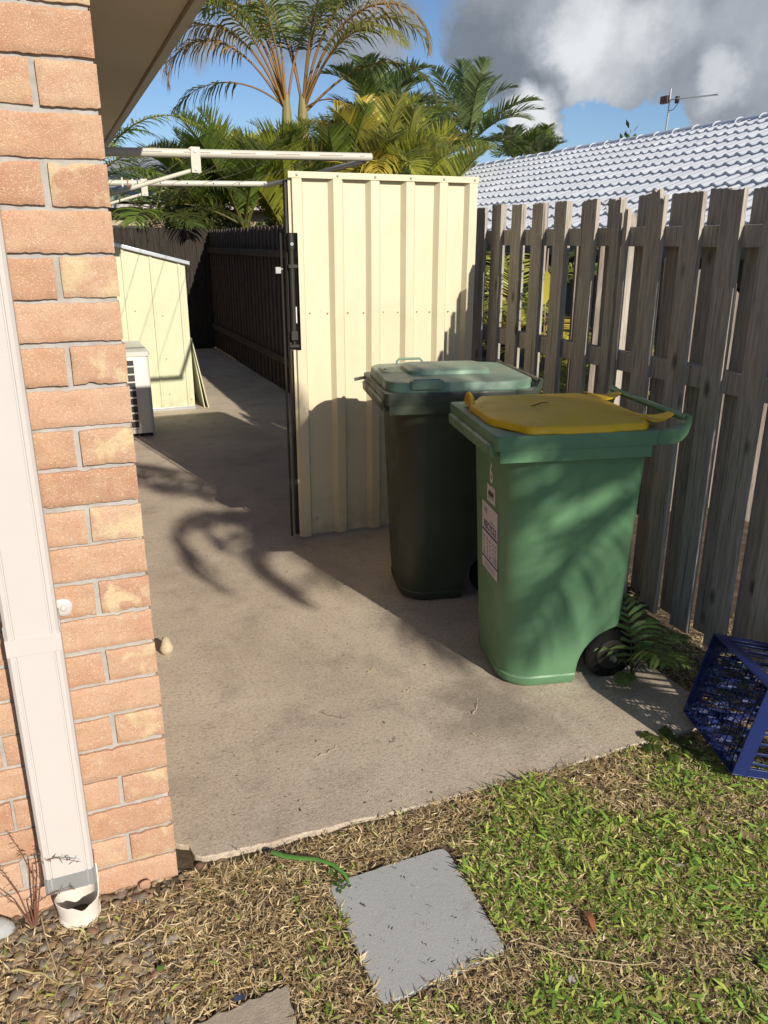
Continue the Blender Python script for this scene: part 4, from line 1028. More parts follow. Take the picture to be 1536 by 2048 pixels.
def frond(acc, r_, base, az, el, L, droop, ll, lw, col, rcol, n=34, vee=.35, hang=.5, start=.18, p=1.5, seg=3, miss=.04, fw0=.25):
    d0 = IR*math.cos(az)+IA*math.sin(az); N_ = 16; pts = [base]; tans = []
    for i in range(N_):
        t = (i+.5)/N_; e = el-droop*t**p; tv = d0*math.cos(e)+UP*math.sin(e); tans.append(tv); pts.append(pts[-1]+tv*(L/N_))
    tans.append(tans[-1])
    acc.tube(pts, [max(.004, .020*(1-.85*i/N_))*(L/2.2) for i in range(N_+1)], rcol, 5)
    side0 = d0.cross(UP).normalized()
    for i in range(n):
        t = start+(1-start)*(i+.5)/n; f = t*N_; a = min(N_-1, int(f)); P0 = pts[a].lerp(pts[a+1], f-a); T = tans[a].lerp(tans[min(N_, a+1)], f-a).normalized()
        nrm = side0.cross(T).normalized()
        shape = math.sin(min(1, (t-start)/(1-start)*.92+.12)*math.pi)**.55
        for sg in (-1, 1):
            if r_.random() < miss: continue
            l = ll*shape*r_.uniform(.82, 1.1); fwd = fw0+.7*t+r_.uniform(-.12, .12)
            D = (side0*sg*1.0+T*fwd+nrm*(vee+r_.uniform(-.12, .12))).normalized()
            q = P0.copy(); ps = [q]; 
            for k in range(seg):
                D = (D-UP*hang*r_.uniform(.6, 1.3)/seg*(k+.5)).normalized(); q = q+D*(l/seg); ps.append(q)
            W = (D.cross(nrm)).normalized(); W = (W+nrm*r_.uniform(-.5, .5)).normalized()
            hw = lw*r_.uniform(.8, 1.15)
            ws = [hw*.55, hw, hw*.7, hw*.06] if seg == 3 else [hw*.6, hw, hw*.08]
            acc.strip(ps, [W]*len(ps), ws, vary(col, r_))
GRN = (.14, .205, .035); YGR = (.36, .38, .05); OLV = (.23, .235, .055); GOLD = (.46, .36, .05); BRN = (.32, .20, .09); BLU = (.16, .22, .09); DRK = (.06, .085, .022)
def palm(name, loc, trunk_h, label, fronds, seed, tr=.07, ll=.55, lw=.014, trunk_pts=None, cols=(GRN,), rc=(.16, .15, .04), n=34, cat='palm', group='palms beyond the fences', hang=.6, shaft=None, ringed=True, mat='leaf', vee=.35, seg=3, lscale=1.0, fw=.25, start=.18, pp=1.5):
    r_ = random.Random(seed); t = empty(name, loc); tag(t, label, cat, group)
    b = MB(); tp = [Vector(p) for p in (trunk_pts or [(0, 0, -.3), (.0, .0, trunk_h*.5), (0, 0, trunk_h)])]
    path = []; N_ = 26
    for i in range(N_+1):
        f = i/N_*(len(tp)-1); a = min(len(tp)-2, int(f)); path.append(tp[a].lerp(tp[a+1], f-a))
    b.tube(path, [tr*(1.12-.25*i/N_)+(tr*.06 if i % 2 else 0) for i in range(N_+1)], 12)
    b.build('trunk', M['trunk'], t, smooth=True, angle=70)
    top = tp[-1]
    if shaft:
        b = MB(); b.tube([top-Vector((0, 0, .02)), top+Vector((.0, 0, shaft*.5)), top+Vector((0, 0, shaft))], [tr*.95, tr*.85, tr*.5], 10); b.build('crownshaft', mat_simple('crownshaft_'+str(seed), (.24, .20, .07), .6, .3, .3, 6, .1), t, smooth=True); top = top+Vector((0, 0, shaft*.6))
    for fr_ in fronds:
        az, el, L, dr = fr_[:4]; col = fr_[4] if len(fr_) > 4 else r_.choice(cols); opt = fr_[5] if len(fr_) > 5 else {}
        acc = Acc(); frond(acc, r_, top+Vector((0, 0, r_.uniform(-.08, .05))), R(az+r_.uniform(-4, 4)), R(el), L*lscale, R(dr), opt.get('ll', ll)*lscale**.5, opt.get('lw', lw), col, rc, n=opt.get('n') if 'n' in opt and opt['n'] > n else n, hang=opt.get('hang', hang), p=opt.get('p', pp), start=start, miss=opt.get('miss', .05), vee=opt.get('vee', vee), seg=seg, fw0=fw)
        acc.build('frond', M[mat], t)
    return t
def crown(r_, k, L=(1.8, 2.3), el=(35, 80), dr=(80, 120)):
    return [(360*i/k+r_.uniform(-14, 14), r_.uniform(*el), r_.uniform(*L), r_.uniform(*dr)) for i in range(k)]
# the two tall ringed palms whose crowns leave the top of the picture
rA = random.Random(21)
fa_ = [(182, 66, 2.75, 172, BRN, dict(hang=1.3, n=44)), (188, 58, 2.5, 168, BRN, dict(hang=1.3)), (176, 74, 3.0, 150, GOLD), (150, 76, 2.7, 115), (215, 68, 2.5, 115), (115, 82, 2.4, 70), (250, 74, 2.4, 90), (30, 80, 2.4, 95), (184, 40, 1.9, 95, DRK, dict(miss=.45, hang=1.8, p=1.2)), (195, 80, 2.7, 100, OLV)]
palm('tall_palm', (4.21, 15.0, 0), 3.42, 'tall ringed palm with drooping brown-tipped fronds, left of the twin trunks', fa_, 31, tr=.10, ll=.66, lw=.018, cols=(GRN, OLV, GRN), rc=(.36, .20, .07), shaft=.55, hang=.9, n=46, lscale=1.18, fw=.3, start=.36, pp=2.1)
fb_ = [(0, 42, 2.5, 125, DRK, dict(hang=1.2, n=44)), (352, 70, 3.1, 178, BRN, dict(hang=1.2, n=48)), (12, 66, 2.8, 135, OLV), (330, 58, 2.3, 125, OLV), (5, 76, 3.1, 120), (300, 74, 2.5, 100), (60, 78, 2.5, 85), (120, 76, 2.5, 90), (172, 80, 2.6, 110), (335, 30, 1.5, 135, GOLD, dict(hang=1.6, miss=.3, p=1.2)), (20, 84, 2.8, 90)]
palm('tall_palm', (4.53, 15.1, 0), 3.40, 'tall palm with a pink-brown twisted trunk, right of the twin trunks', fb_, 32, tr=.11, ll=.66, lw=.018, cols=(GRN, OLV, DRK), rc=(.34, .19, .07), shaft=.6, hang=.9, n=46, lscale=1.18, fw=.3, start=.36, pp=2.1)
# the band of golden canes below them
canes = [((2.55, 14.2), 1.75, 'low dark cane palm over the end fence, nearest the far house', (DRK, GRN), 10, 1.7),
         ((3.15, 14.0), 1.75, 'cane palm with long olive fronds left of the twin trunks', (OLV, GRN, YGR), 12, 2.1),
         ((3.90, 14.1), 1.55, 'bushy green cane palm in front of the twin trunks', (GRN, OLV, YGR), 13, 2.0),
         ((4.85, 14.1), 1.75, 'dense green cane palm just right of the twin trunks', (GRN, OLV, GRN), 13, 2.2),
         ((5.45, 13.8), 2.2, 'cane palm with a bright yellow hanging frond behind the gate top', (YGR, GOLD, OLV), 12, 2.1),
         ((6.15, 14.4), 2.0, 'yellowing cane palm behind the right half of the gate', (YGR, OLV, GRN), 12, 2.0),
         ((6.95, 14.8), 1.9, 'green cane palm behind the right top corner of the gate', (GRN, OLV, YGR), 11, 1.9),
         ((4.3, 13.3), 1.05, 'small low palm with upright leaves behind the paling tops', (YGR, GRN), 10, 1.3),
         ((5.1, 13.4), 1.3, 'low olive palm between the fence tops and the gate', (OLV, GRN), 10, 1.5)]
for i, ((x, y), h, lb, cols, k, L) in enumerate(canes):
    r_ = random.Random(50+i); fr_ = crown(r_, int(k*1.35), (L*.75, L*1.1), (52, 90), (28, 85))
    if i == 4: fr_ += [(268, 62, 1.9, 150, GOLD, dict(hang=1.2)), (250, 55, 1.6, 130, GOLD), (300, 60, 1.7, 120, YGR)]
    if i == 1: fr_ += [(180, 42, 2.4, 60, YGR, dict(vee=.7)), (200, 30, 2.2, 80, OLV)]
    palm('cane_palm', (x, y, 0), h, lb, fr_, 60+i, tr=.05, ll=.60, lw=.017, cols=cols, n=46, hang=.22, lscale=1.0, vee=.75, fw=.5)
# softer, farther crowns
for i, (loc, h, lb, L, k) in enumerate([((6.95, 17.5, 0), 3.75, 'bushy blue-green palm crown above the middle of the gate', 1.6, 20), ((10.9, 21, 0), 4.0, 'far palm with an open feathery crown left of the tiled roof', 2.2, 15), ((9.2, 20, 0), 3.3, 'far hazy palm crown between the bushy crown and the feathery one', 1.9, 14),
        ((15.4, 26, 0), 4.1, 'small far palm peeping over the left end of the tiled ridge', 1.5, 9), ((17.6, 28, 0), 4.3, 'smallest far palm, farthest right above the tiled ridge', 1.4, 9)]):
    r_ = random.Random(80+i); palm('far_palm', loc, h, lb, crown(r_, int(k*1.4), (L*.9, L*1.2), (10, 86), (30, 90)), 90+i, tr=.09, ll=.62, lw=.024, cols=(BLU, GRN, BLU), n=40, hang=.3, vee=.6, fw=.6)
# left: palm behind the end fence with one frond against the sky, and a thick low trunk
palm('cane_palm', (.75, 13.6, 0), 2.35, 'green palm partly hidden by the brick corner, one frond arching over blue sky', [(350, 62, 2.3, 100, YGR, dict(vee=.2)), (10, 48, 1.6, 90, YGR), (340, 30, 1.4, 70, GRN), (300, 60, 1.5, 120, YGR), (200, 50, 1.5, 100), (90, 60, 1.5, 90), (150, 60, 1.5, 90), (30, 10, 1.3, 60, GRN), (0, 75, 1.5, 110, GRN)], 71, tr=.06, ll=.42, lw=.013, cols=(YGR, GRN))
palm('thick_palm', (1.60, 13.4, 0), 1.85, 'thick dark palm trunk rising just behind the end fence', [(180, 20, 1.5, 60, OLV), (0, 25, 1.6, 70, DRK), (340, 40, 1.8, 80, DRK), (20, 55, 1.9, 80, DRK), (160, 40, 1.6, 80, OLV), (270, 20, 1.0, 70, GRN), (60, 70, 1.7, 60, DRK), (120, 70, 1.6, 70, GRN), (310, 15, 1.3, 50, DRK)], 72, tr=.16, ll=.5, lw=.016, cols=(DRK, GRN))
# canes just over the right-hand fence
for i, (loc, h, lb, fr_) in enumerate([((3.15, 5.3, -.1), .95, 'golden cane palm over the picket fence, its frond crossing the roof', [(200, 70, 1.2, 95, OLV, dict(p=1.8)), (350, 74, 1.35, 110, OLV, dict(p=1.8)), (330, 66, 1.2, 110, GRN), (20, 66, 1.1, 90, YGR), (90, 74, .9, 70, YGR), (150, 60, .9, 90, YGR), (270, 60, .9, 110, YGR), (230, 50, .8, 100, GOLD), (300, 40, .8, 90, GOLD)]),
        ((3.2, 4.35, -.1), .45, 'yellow-green clump glimpsed between the left pickets', [(k*40, 62, .9, 95, [YGR, GOLD, GRN][k % 3]) for k in range(9)]),
        ((3.35, 6.4, -.1), .6, 'leafy cane clump behind the leftmost pickets', [(k*36, 66, 1.1, 90, [YGR, GOLD, OLV][k % 3]) for k in range(10)]),
        ((3.9, 5.4, -.1), .5, 'golden clump glimpsed between the middle pickets', [(k*33, 60, 1.0, 95, [GOLD, YGR, OLV][k % 3]) for k in range(11)])]):
    palm('garden_palm', loc, h, lb, fr_, 120+i, tr=.03, ll=.30, lw=.010, n=30, group='palms behind the picket fence', hang=.5)

def bush(name, loc, rad, n, size, label, cols, seed, cat='shrub', group=None, stems=5, dens=1.0):
    r_ = random.Random(seed); t = empty(name, loc); tag(t, label, cat, group)
    acc = Acc(); lumps = [(Vector((r_.uniform(-.7, .7)*rad[0], r_.uniform(-.7, .7)*rad[1], rad[2]*r_.uniform(.35, 1.6))), r_.uniform(.3, .55)) for _ in range(9)]
    for i in range(n):
        c, s = r_.choice(lumps); v = Vector((r_.gauss(0, 1), r_.gauss(0, 1), r_.gauss(0, 1))).normalized()*r_.uniform(.5, 1)
        p = c+Vector((v.x*rad[0]*s, v.y*rad[1]*s, v.z*rad[2]*s)); d = (v+Vector((r_.uniform(-.6, .6), r_.uniform(-.6, .6), r_.uniform(-.8, .4)))).normalized()
        w = d.orthogonal().normalized(); w.rotate(Matrix.Rotation(r_.uniform(0, 6.28), 3, d)); l = size*r_.uniform(.6, 1.3)
        acc.strip([p, p+d*l*.5, p+d*l], [w]*3, [l*.05, l*.22, l*.02], vary(r_.choice(cols), r_, .35))
    acc.build('foliage', M['leaf'], t)
    b = MB()
    b.tube([(0, 0, -.2), (rad[0]*.1, 0, rad[2]*.8), (rad[0]*.15, 0, rad[2]*1.4)], [.04, .03, .012], 7)
    for i in range(stems): a = i*6.28/stems; b.tube([(0, 0, rad[2]*.25), (rad[0]*.35*math.cos(a), rad[1]*.35*math.sin(a), rad[2]*.8), (rad[0]*.5*math.cos(a), rad[1]*.5*math.sin(a), rad[2]*1.3)], [.025, .018, .006], 6)
    b.build('stem', M['trunk'], t, smooth=True); return t
bush('shrub', (2.9, 14.6, 0), (1.0, .6, 1.35), 5200, .13, 'dark shrub filling the gap under the palms left of the clothesline bracket', (DRK, (.05, .06, .015)), 1, group='shrubs beyond the end fence')
bush('shrub', (4.3, 15.0, 0), (1.1, .6, 1.3), 5200, .13, 'dark olive shrub behind the paling tops, beneath the twin palm trunks', (DRK, OLV), 2, group='shrubs beyond the end fence')
bush('shrub', (6.2, 15.4, 0), (1.4, .6, 1.3), 5200, .14, 'shrub hidden mostly behind the gate top under the yellow fronds', (OLV, GRN, DRK), 3, group='shrubs beyond the end fence')
bush('shrub', (3.3, 17.5, 0), (.9, .6, 1.6), 3500, .14, 'pale olive shrub top showing against the sky left of the twin palms', ((.16, .16, .05), OLV), 6, group='shrubs beyond the end fence')
bush('shrub', (8.6, 17, 0), (1.6, .7, 1.5), 5200, .15, 'broad shrub between the gate and the far end of the tiled roof', (OLV, GRN, BLU), 4, group='shrubs beyond the end fence')
bush('shrub', (3.0, 8.6, -.1), (.6, 2.2, .75), 4200, .12, 'dim hedge-like shrub behind the far palings', (DRK, GRN), 7, group='shrubs beyond the end fence')
bush('tree', (17.5, 22.6, 0), (.8, .8, 2.35), 2200, .22, 'small treetop peeping over the tiled ridge left of the aerial', (DRK, GRN), 5, cat='tree')
# low vine at the broken pickets and big yellow leaf
def sprig(name, loc, pts, label, cat, col, ll, n, seed, mat='weed', lw=.28, stemr=.0016, group=None, pair=True):
    r_ = random.Random(seed); t = empty(name, loc); tag(t, label, cat, group)
    P = [Vector(p) for p in pts]; b = MB(); b.tube(P, [stemr]*len(P), 5); b.build('stem', M['weed'] if False else M['trunk'], t)
    acc = Acc(); m_ = len(P)-1
    for i in range(n):
        f = (i+.5)/n*m_; a = min(m_-1, int(f)); p = P[a].lerp(P[a+1], f-a); T = (P[a+1]-P[a]).normalized(); S = T.cross(UP); S = S.normalized() if S.length > .01 else Vector((1, 0, 0))
        for sg in ((-1, 1) if pair else (r_.choice((-1, 1)),)):
            D = (S*sg+T*.45-UP*r_.uniform(0, .5)).normalized(); l = ll*r_.uniform(.75, 1.15)*math.sin(math.pi*min(1, .25+.7*i/n)); W = D.cross(UP).normalized()
            acc.strip([p, p+D*l*.5, p+D*l-UP*l*.12], [W]*3, [l*lw*.3, l*lw, l*lw*.1], vary(col, r_, .25))
    acc.build('leaves', M[mat], t); return t
sprig('vine', (2.46, 3.20, 1.60), [(0, 0, -.1), (.0, .02, .08), (0, .04, .14), (0, .10, .15), (0, .14, .10)], 'thin green vine curling over the broken picket top', 'vine', GRN, .05, 10, 4)
sprig('vine', (2.46, 3.10, 1.58), [(0, 0, -.1), (.0, -.02, .08), (0, -.06, .11), (0, -.12, .09)], 'small vine shoot right of the splintered sliver of picket', 'vine', OLV, .045, 8, 5)
t = empty('yellow_leaf', (3.0, 4.63, 1.22)); tag(t, 'broad bright yellow leaf seen through the gap between pickets', 'leaf')
acc = Acc(); acc.strip([Vector((0, .0, .16)), Vector((0, .01, .10)), Vector((0, .01, .02)), Vector((0, .0, -.05))], [Vector((.37, .93, 0)).cross(UP)]*4, [.010, .06, .055, .01], (.55, .48, .05)); acc.build('leaf_blade', M['leaf'], t)
b = MB(); b.tube([(0, 0, .16), (0.02, .02, .3), (.05, .05, -.9)], .004, 5); b.build('leaf_stem', M['trunk'], t)

# fern-leafed weed by the bin wheel: several compound leaves
def compound(loc, label, leaves, seed, col=(.06, .105, .03)):
    r_ = random.Random(seed); t = empty('ferny_weed', loc); tag(t, label, 'weed', 'weeds along the picket fence')
    for (az, el, L, dr) in leaves:
        acc = Acc(); frond(acc, r_, Vector((0, 0, .0)), R(az), R(el), L, R(dr), L*.30, .0085, vary(col, r_, .2), (.08, .09, .03), n=11, vee=.05, hang=.5, start=.25, seg=3, miss=0); acc.build('compound_leaf', M['weed'], t)
compound((1.845, 2.105, -.0), 'ferny green weed beside the wheel of the yellow-lidded bin', [(100, 88, .36, 60), (60, 80, .34, 110), (285, 84, .34, 120), (20, 72, .34, 110), (150, 76, .30, 110), (340, 70, .30, 120), (240, 60, .18, 100)], 5, (.10, .17, .045))
compound((2.22, 2.02, -.02), 'low leafy weed at the foot of the pickets near the crate', [(k*60, 50, .12, 80) for k in range(6)], 6, (.045, .07, .02))
compound((2.20, 2.62, -.02), 'dim weed growing at the fence foot behind the yellow-lidded bin', [(k*72, 65, .22, 90) for k in range(5)], 7, (.05, .06, .03))
compound((1.70, 1.72, -.02), 'small weed under the near corner of the blue crate', [(k*60+20, 40, .11, 60) for k in range(6)], 8, (.07, .10, .02))

# palm behind the viewer that throws the frond shadows over bins and path
rS = random.Random(3)
NL = dict(ll=.17, lw=.02, hang=1.0)
NL = dict(ll=.16, lw=.034, hang=1.3, n=34); SK = dict(ll=.25, miss=.35)
palm('garden_palm', (3.05, -3.75, 0), 3.75, 'palm standing behind the viewer whose fronds shade the bins', [(180, 52, 1.75, 172, GRN, NL), (182, 42, 1.15, 160, GRN, NL), (180, 66, 2.1, 135, GRN, NL), (180, 80, 1.9, 85, GRN, NL), (178, 60, 1.35, 170, GRN, NL), (181, 46, 1.75, 170, GRN, NL), (179, 34, 1.35, 165, GRN, NL), (183, 72, 2.3, 125, GRN, NL), (0, 60, 1.0, 150), (6, 35, .8, 120), (350, 0, .7, 90), (90, -10, .7, 60), (270, 10, .8, 80), (200, -35, .6, 40), (340, -45, .9, 30), (330, 78, 1.0, 60),
    (180, -20, .6, 60), (175, 30, .7, 130), (10, -60, 1.1, 20, OLV, SK), (182, -78, .8, 15, OLV, SK), (355, -75, 1.3, 10, OLV, SK), (185, 70, .8, 100), (178, 85, 1.0, 40), (5, 84, .9, 50), (175, 60, .7, 60), (181, 30, .9, 40), (179, 2, .8, 50)], 140, tr=.05, ll=.36, lw=.021, cols=(GRN, OLV), n=14, group='palms behind the picket fence')

# ------------------------------------------------------------------ lawn, litter and pebbles
def hgt(x, y):
    return .014*np.clip((.25-x)*4, 0, 1)*np.clip((y-1.3)*4, 0, 1)+(-.012+.008*np.sin(x*3.1+1)*np.sin(y*2.7))
def vnoise(x, y, s, seed):
    r_ = np.random.default_rng(seed); g = r_.random((64, 64)); X = (x*s+40) % 63; Y = (y*s+40) % 63; i = X.astype(int); j = Y.astype(int); u = X-i; v = Y-j; u = u*u*(3-2*u); v = v*v*(3-2*v)
    return (g[i, j]*(1-u)+g[i+1, j]*u)*(1-v)+(g[i, j+1]*(1-u)+g[i+1, j+1]*u)*v
PAV = np.array([(0.481, 1.577), (0.820, 1.586), (0.808, 1.230), (0.482, 1.201)])
PAV2 = np.array([(0.307, 1.331), (.10, 1.312), (-.02, 1.05), (0.29, 1.04)])
def inside(P, x, y, m=0.0):
    """signed: >0 inside a convex polygon, in metres"""
    c = P.mean(0); r_ = np.full(x.shape, 9.0)
    for i in range(len(P)):
        a, b_ = P[i], P[(i+1) % len(P)]; e = b_-a; n = np.array([e[1], -e[0]])/np.hypot(*e)
        if (c-a)@n < 0: n = -n
        r_ = np.minimum(r_, (x-a[0])*n[0]+(y-a[1])*n[1])
    return r_
def slab_edge(x): return 1.785-.030*np.sin((x-.2)/1.78*math.pi)
def blades(name, n, region, lrange, wrange, colors, weight, lift, label, seed, mat='grass', bend=.5, sink=0.0):
    r_ = np.random.default_rng(seed); x0, x1, y0, y1 = region
    x = r_.uniform(x0, x1, n*3); y = y0+(y1-y0)*r_.random(n*3)**.85
    keep = r_.random(n*3) < weight(x, y); x = x[keep][:n]; y = y[keep][:n]; n = len(x)
    a = r_.uniform(0, 2*math.pi, n); el = r_.uniform(lift[0], lift[1], n); l = r_.uniform(*lrange, n); w = r_.uniform(*wrange, n)*.5
    z = hgt(x, y)+r_.uniform(0.0, .014, n)+sink
    z = np.where((y > slab_edge(x)-.004) & (x > .19) & (x < 1.98), .004, z)
    z = np.where(inside(PAV, x, y) > -.01, np.maximum(z, -.004), z)
    d = np.stack([np.cos(a)*np.cos(el), np.sin(a)*np.cos(el), np.sin(el)], 1); s = np.stack([-np.sin(a), np.cos(a), r_.uniform(-.5, .5, n)], 1); s /= np.linalg.norm(s, axis=1)[:, None]
    p0 = np.stack([x, y, z], 1); k = r_.uniform(-bend, bend, n)[:, None]*s; dz = -r_.uniform(0, bend, n)[:, None]*np.array([0, 0, 1.0])*np.sin(el)[:, None]*1.2
    p1 = p0+d*(l*.45)[:, None]; p2 = p1+(d+k*.7+dz)*(l*.55)[:, None]; W = w[:, None]
    V = np.concatenate([p0-s*W*.6, p0+s*W*.6, p1-s*W, p1+s*W, p2-s*W*.12, p2+s*W*.12], 1).reshape(-1, 3)
    i = np.arange(n)*6; Fq = np.concatenate([np.stack([i, i+1, i+3, i+2], 1), np.stack([i+2, i+3, i+5, i+4], 1)], 1).reshape(-1, 4)
    ci = r_.integers(0, len(colors), n); C = np.array(colors)[ci]*r_.uniform(.65, 1.35, (n, 1)); C = np.repeat(C, 2, 0)
    o = fast_mesh(name, V, Fq, M[mat], None, C); tag(o, label, None, None, 'stuff') if False else None
    o['kind'] = 'stuff'; o['label'] = label; o['category'] = 'grass'; return o
def clear(x, y, m=.012):
    ok = np.ones(x.shape)
    wob = (vnoise(x, y, 22, 5)-.5)*.045
    ok *= np.where((y > slab_edge(x)+wob*.9+.010) & (x > .17) & (x < 2.0), 0, 1)
    ok *= np.where((y > 1.70) & (x < .14), 0, 1)*np.where(inside(PAV, x, y)+wob*.7 > -.002, 0, 1)*np.where(inside(PAV2, x, y)+wob > .0, 0, 1)
    ok *= np.where((y > 2.6), 0, 1)*np.where((y > 1.75) & (x < 2.0), 0, 1)
    return ok
def greenness(x, y):
    g = 2.0*(vnoise(x, y, 5, 1)-.50)+1.2*(vnoise(x, y, 14, 2)-.5)
    g += .12+np.clip((x-.50)*1.3, -.6, .75) - np.clip((y-1.40-.10*vnoise(x, y, 7, 12))*3.6, 0, 1.4)*np.where(x > .5, 1, .6) - np.clip(.55-x, 0, 1)*.9 + np.clip(1.30-y, 0, .4)*1.3*np.where(x > .45, 1, 0)
    return np.clip(g, .03, 1)
def straw_w(x, y):
    peb = np.clip((.16-x)*4, 0, 1)*np.clip((y-1.28)*5, 0, 1)
    return clear(x, y)*(1-.55*peb)*np.where(y > 1.8, .35, 1)
REG = (-1.2, 3.0, .35, 2.4)
STR = [(.72, .56, .30), (.58, .43, .22), (.82, .68, .42), (.44, .31, .15), (.76, .62, .36), (.28, .19, .10)]
blades('dry_grass', 120000, REG, (.011, .034), (.0017, .0042), STR, straw_w, (-.05, .35), 'dry straw and clippings over the lawn', 1, bend=.7)
blades('dry_thatch', 50000, REG, (.008, .022), (.001, .0022), [(.50, .38, .21), (.34, .24, .13), (.22, .16, .09), (.72, .58, .37)], straw_w, (-.1, .7), 'fine dead thatch between the grass', 2, bend=.9)
blades('grass', 52000, REG, (.010, .028), (.0030, .0062), [(.30, .40, .06), (.20, .32, .05), (.42, .48, .10), (.13, .22, .04), (.50, .50, .16)], lambda x, y: clear(x, y)*greenness(x, y)*np.where(y > 1.8, .2, 1), (.0, .7), 'green lawn grass among the straw', 3, bend=.6, sink=.004)
blades('grass_tufts', 5200, REG, (.022, .045), (.0055, .0095), [(.24, .40, .06), (.16, .30, .05), (.36, .44, .08)], lambda x, y: clear(x, y)*(greenness(x, y) > .55), (.1, .6), 'broad-leafed green blades in the lawn', 4, bend=.5, sink=.008)
blades('fence_litter', 9000, (1.95, 3.4, 1.9, 5.0), (.015, .06), (.002, .006), [(.22, .15, .08), (.12, .08, .05), (.30, .22, .12), (.38, .30, .2)], lambda x, y: np.where((x > 2.02) | (y > 4), 1, .2), (-.05, .35), 'dead leaves and twigs under the picket fence', 6, bend=.8)
# pebbles under the downpipe: past counting
r_ = np.random.default_rng(9); ico_v = None
bm = bmesh.new(); bmesh.ops.create_icosphere(bm, subdivisions=1, radius=1.0); ico_v = np.array([v.co[:] for v in bm.verts]); ico_f = np.array([[v.index for v in f.verts] for f in bm.faces]); bm.free()
bm = bmesh.new(); bmesh.ops.create_icosphere(bm, subdivisions=2, radius=1.0); ico2_v = np.array([v.co[:] for v in bm.verts]); ico2_f = np.array([[v.index for v in f.verts] for f in bm.faces]); bm.free()
N = 2700; x = r_.normal(-.12, .22, N*2); y = r_.uniform(1.0, 1.78, N*2)
k = (r_.random(N*2) < np.clip((.30-x)*3.2, 0, 1)*np.clip((y-1.12)*4, .06, 1)) & (x > -1.0) & (x < .5) & ((x < .165) | (y < 1.77)) & (np.hypot(x+.112, y-1.700) > .054) & (inside(PAV2, x, y) < 0) & (inside(PAV, x, y) < 0); x = x[k][:N]; y = y[k][:N]; N = len(x)
V = []; F_ = []; C = []; pc = np.array([(.25, .19, .12), (.20, .155, .105), (.29, .20, .11), (.17, .14, .11), (.24, .21, .17), (.33, .25, .16), (.22, .13, .08), (.13, .105, .08)])*1.05
sz = r_.gamma(5, .0016, N).clip(.0035, .017)
for i in range(N):
    s = sz[i]; sc = np.array([s*r_.uniform(.9, 1.5), s*r_.uniform(.7, 1.05), s*r_.uniform(.4, .65)]); v = ico2_v*sc*(1+.10*np.sin(ico2_v[:, [1, 2, 0]]*3+r_.random()*6)); a = r_.uniform(0, 6.28); ta = r_.uniform(-.35, .35)
    v = v@np.array([[1, 0, 0], [0, math.cos(ta), -math.sin(ta)], [0, math.sin(ta), math.cos(ta)]]); v = v@np.array([[math.cos(a), -math.sin(a), 0], [math.sin(a), math.cos(a), 0], [0, 0, 1]])
    V.append(v+np.array([x[i], y[i], float(hgt(x[i:i+1], y[i:i+1])[0])-sc[2]*.10+r_.uniform(-.004, .007)])); F_.append(ico2_f+i*len(ico2_v)); C.append(np.repeat((pc[r_.integers(len(pc))]*r_.uniform(.75, 1.25))[None], len(ico2_f), 0))
o = fast_mesh('pebbles', np.concatenate(V), np.concatenate(F_), M['vcol'], None, np.concatenate(C), smooth=True); tag(o, 'brown river pebbles in the bed under the downpipe', 'pebbles', None, 'stuff')

# pavers
def slabstone(name, P, z0, z1, mat, label, seed, chip=.006):
    r_ = random.Random(seed); c = P.mean(0); t_ = []
    n = len(P)
    for i in range(n):
        a, b_ = P[i], P[(i+1) % n]
        for k in range(16):
            p = a+(b_-a)*k/16; q = 1-.03*(1 if k == 0 else 0); p = c+(p-c)*q; t_.append((p[0]+r_.uniform(-chip, chip)*.6-c[0], p[1]+r_.uniform(-chip, chip)*.6-c[1]))
    o = MB(); o.prism(t_, z0, z1); ob = o.build(name, M[mat], None, bevel=.003); ob.location = (c[0], c[1], 0); tag(ob, label, 'paver', 'stepping pavers in the lawn'); return ob
slabstone('paver', PAV, -.06, -.004, 'paver', 'square smooth grey paver set in the lawn', 1, .003)
slabstone('paver', PAV2, -.06, -.003, 'paver2', 'rough brown paver at the bottom edge of the lawn', 2, .008)
def stone(name, loc, s, label, mat, seed, cat='stone', rot=0):
    r_ = random.Random(seed); ph_ = [r_.uniform(0, 6) for _ in range(6)]; V_ = []
    for v in ico2_v:
        k = 1+.13*math.sin(v[0]*3+ph_[0])*math.sin(v[1]*4+ph_[1])+.10*math.sin(v[2]*5+ph_[2]); V_.append((v[0]*s[0]*k, v[1]*s[1]*k, v[2]*s[2]*k))
    o = fast_mesh(name, V_, ico2_f, M[mat], None, None, smooth=True); o.location = loc; o.rotation_euler = (0, 0, rot); tag(o, label, cat); return o
stone('rock', (.262, 2.97, .026), (.026, .034, .042), 'pale yellowish rock standing on the path beside the house wall', 'rock', 4, 'rock')
stone('stone_chip', (.045, 1.735, .008), (.016, .006, .013), 'flat pinkish stone chip leaning on the lowest brick', 'brick', 5)
o = stone('grey_stone', (-.292, 1.715, .005), (.034, .03, .034), 'grey stone at the left edge beside the dry weed', 'paver', 8)
stone('slate_stone', (.015, 1.335, -.018), (.012, .022, .008), 'dark bluish stone left of the brown paver', 'slate', 9, rot=-.5)

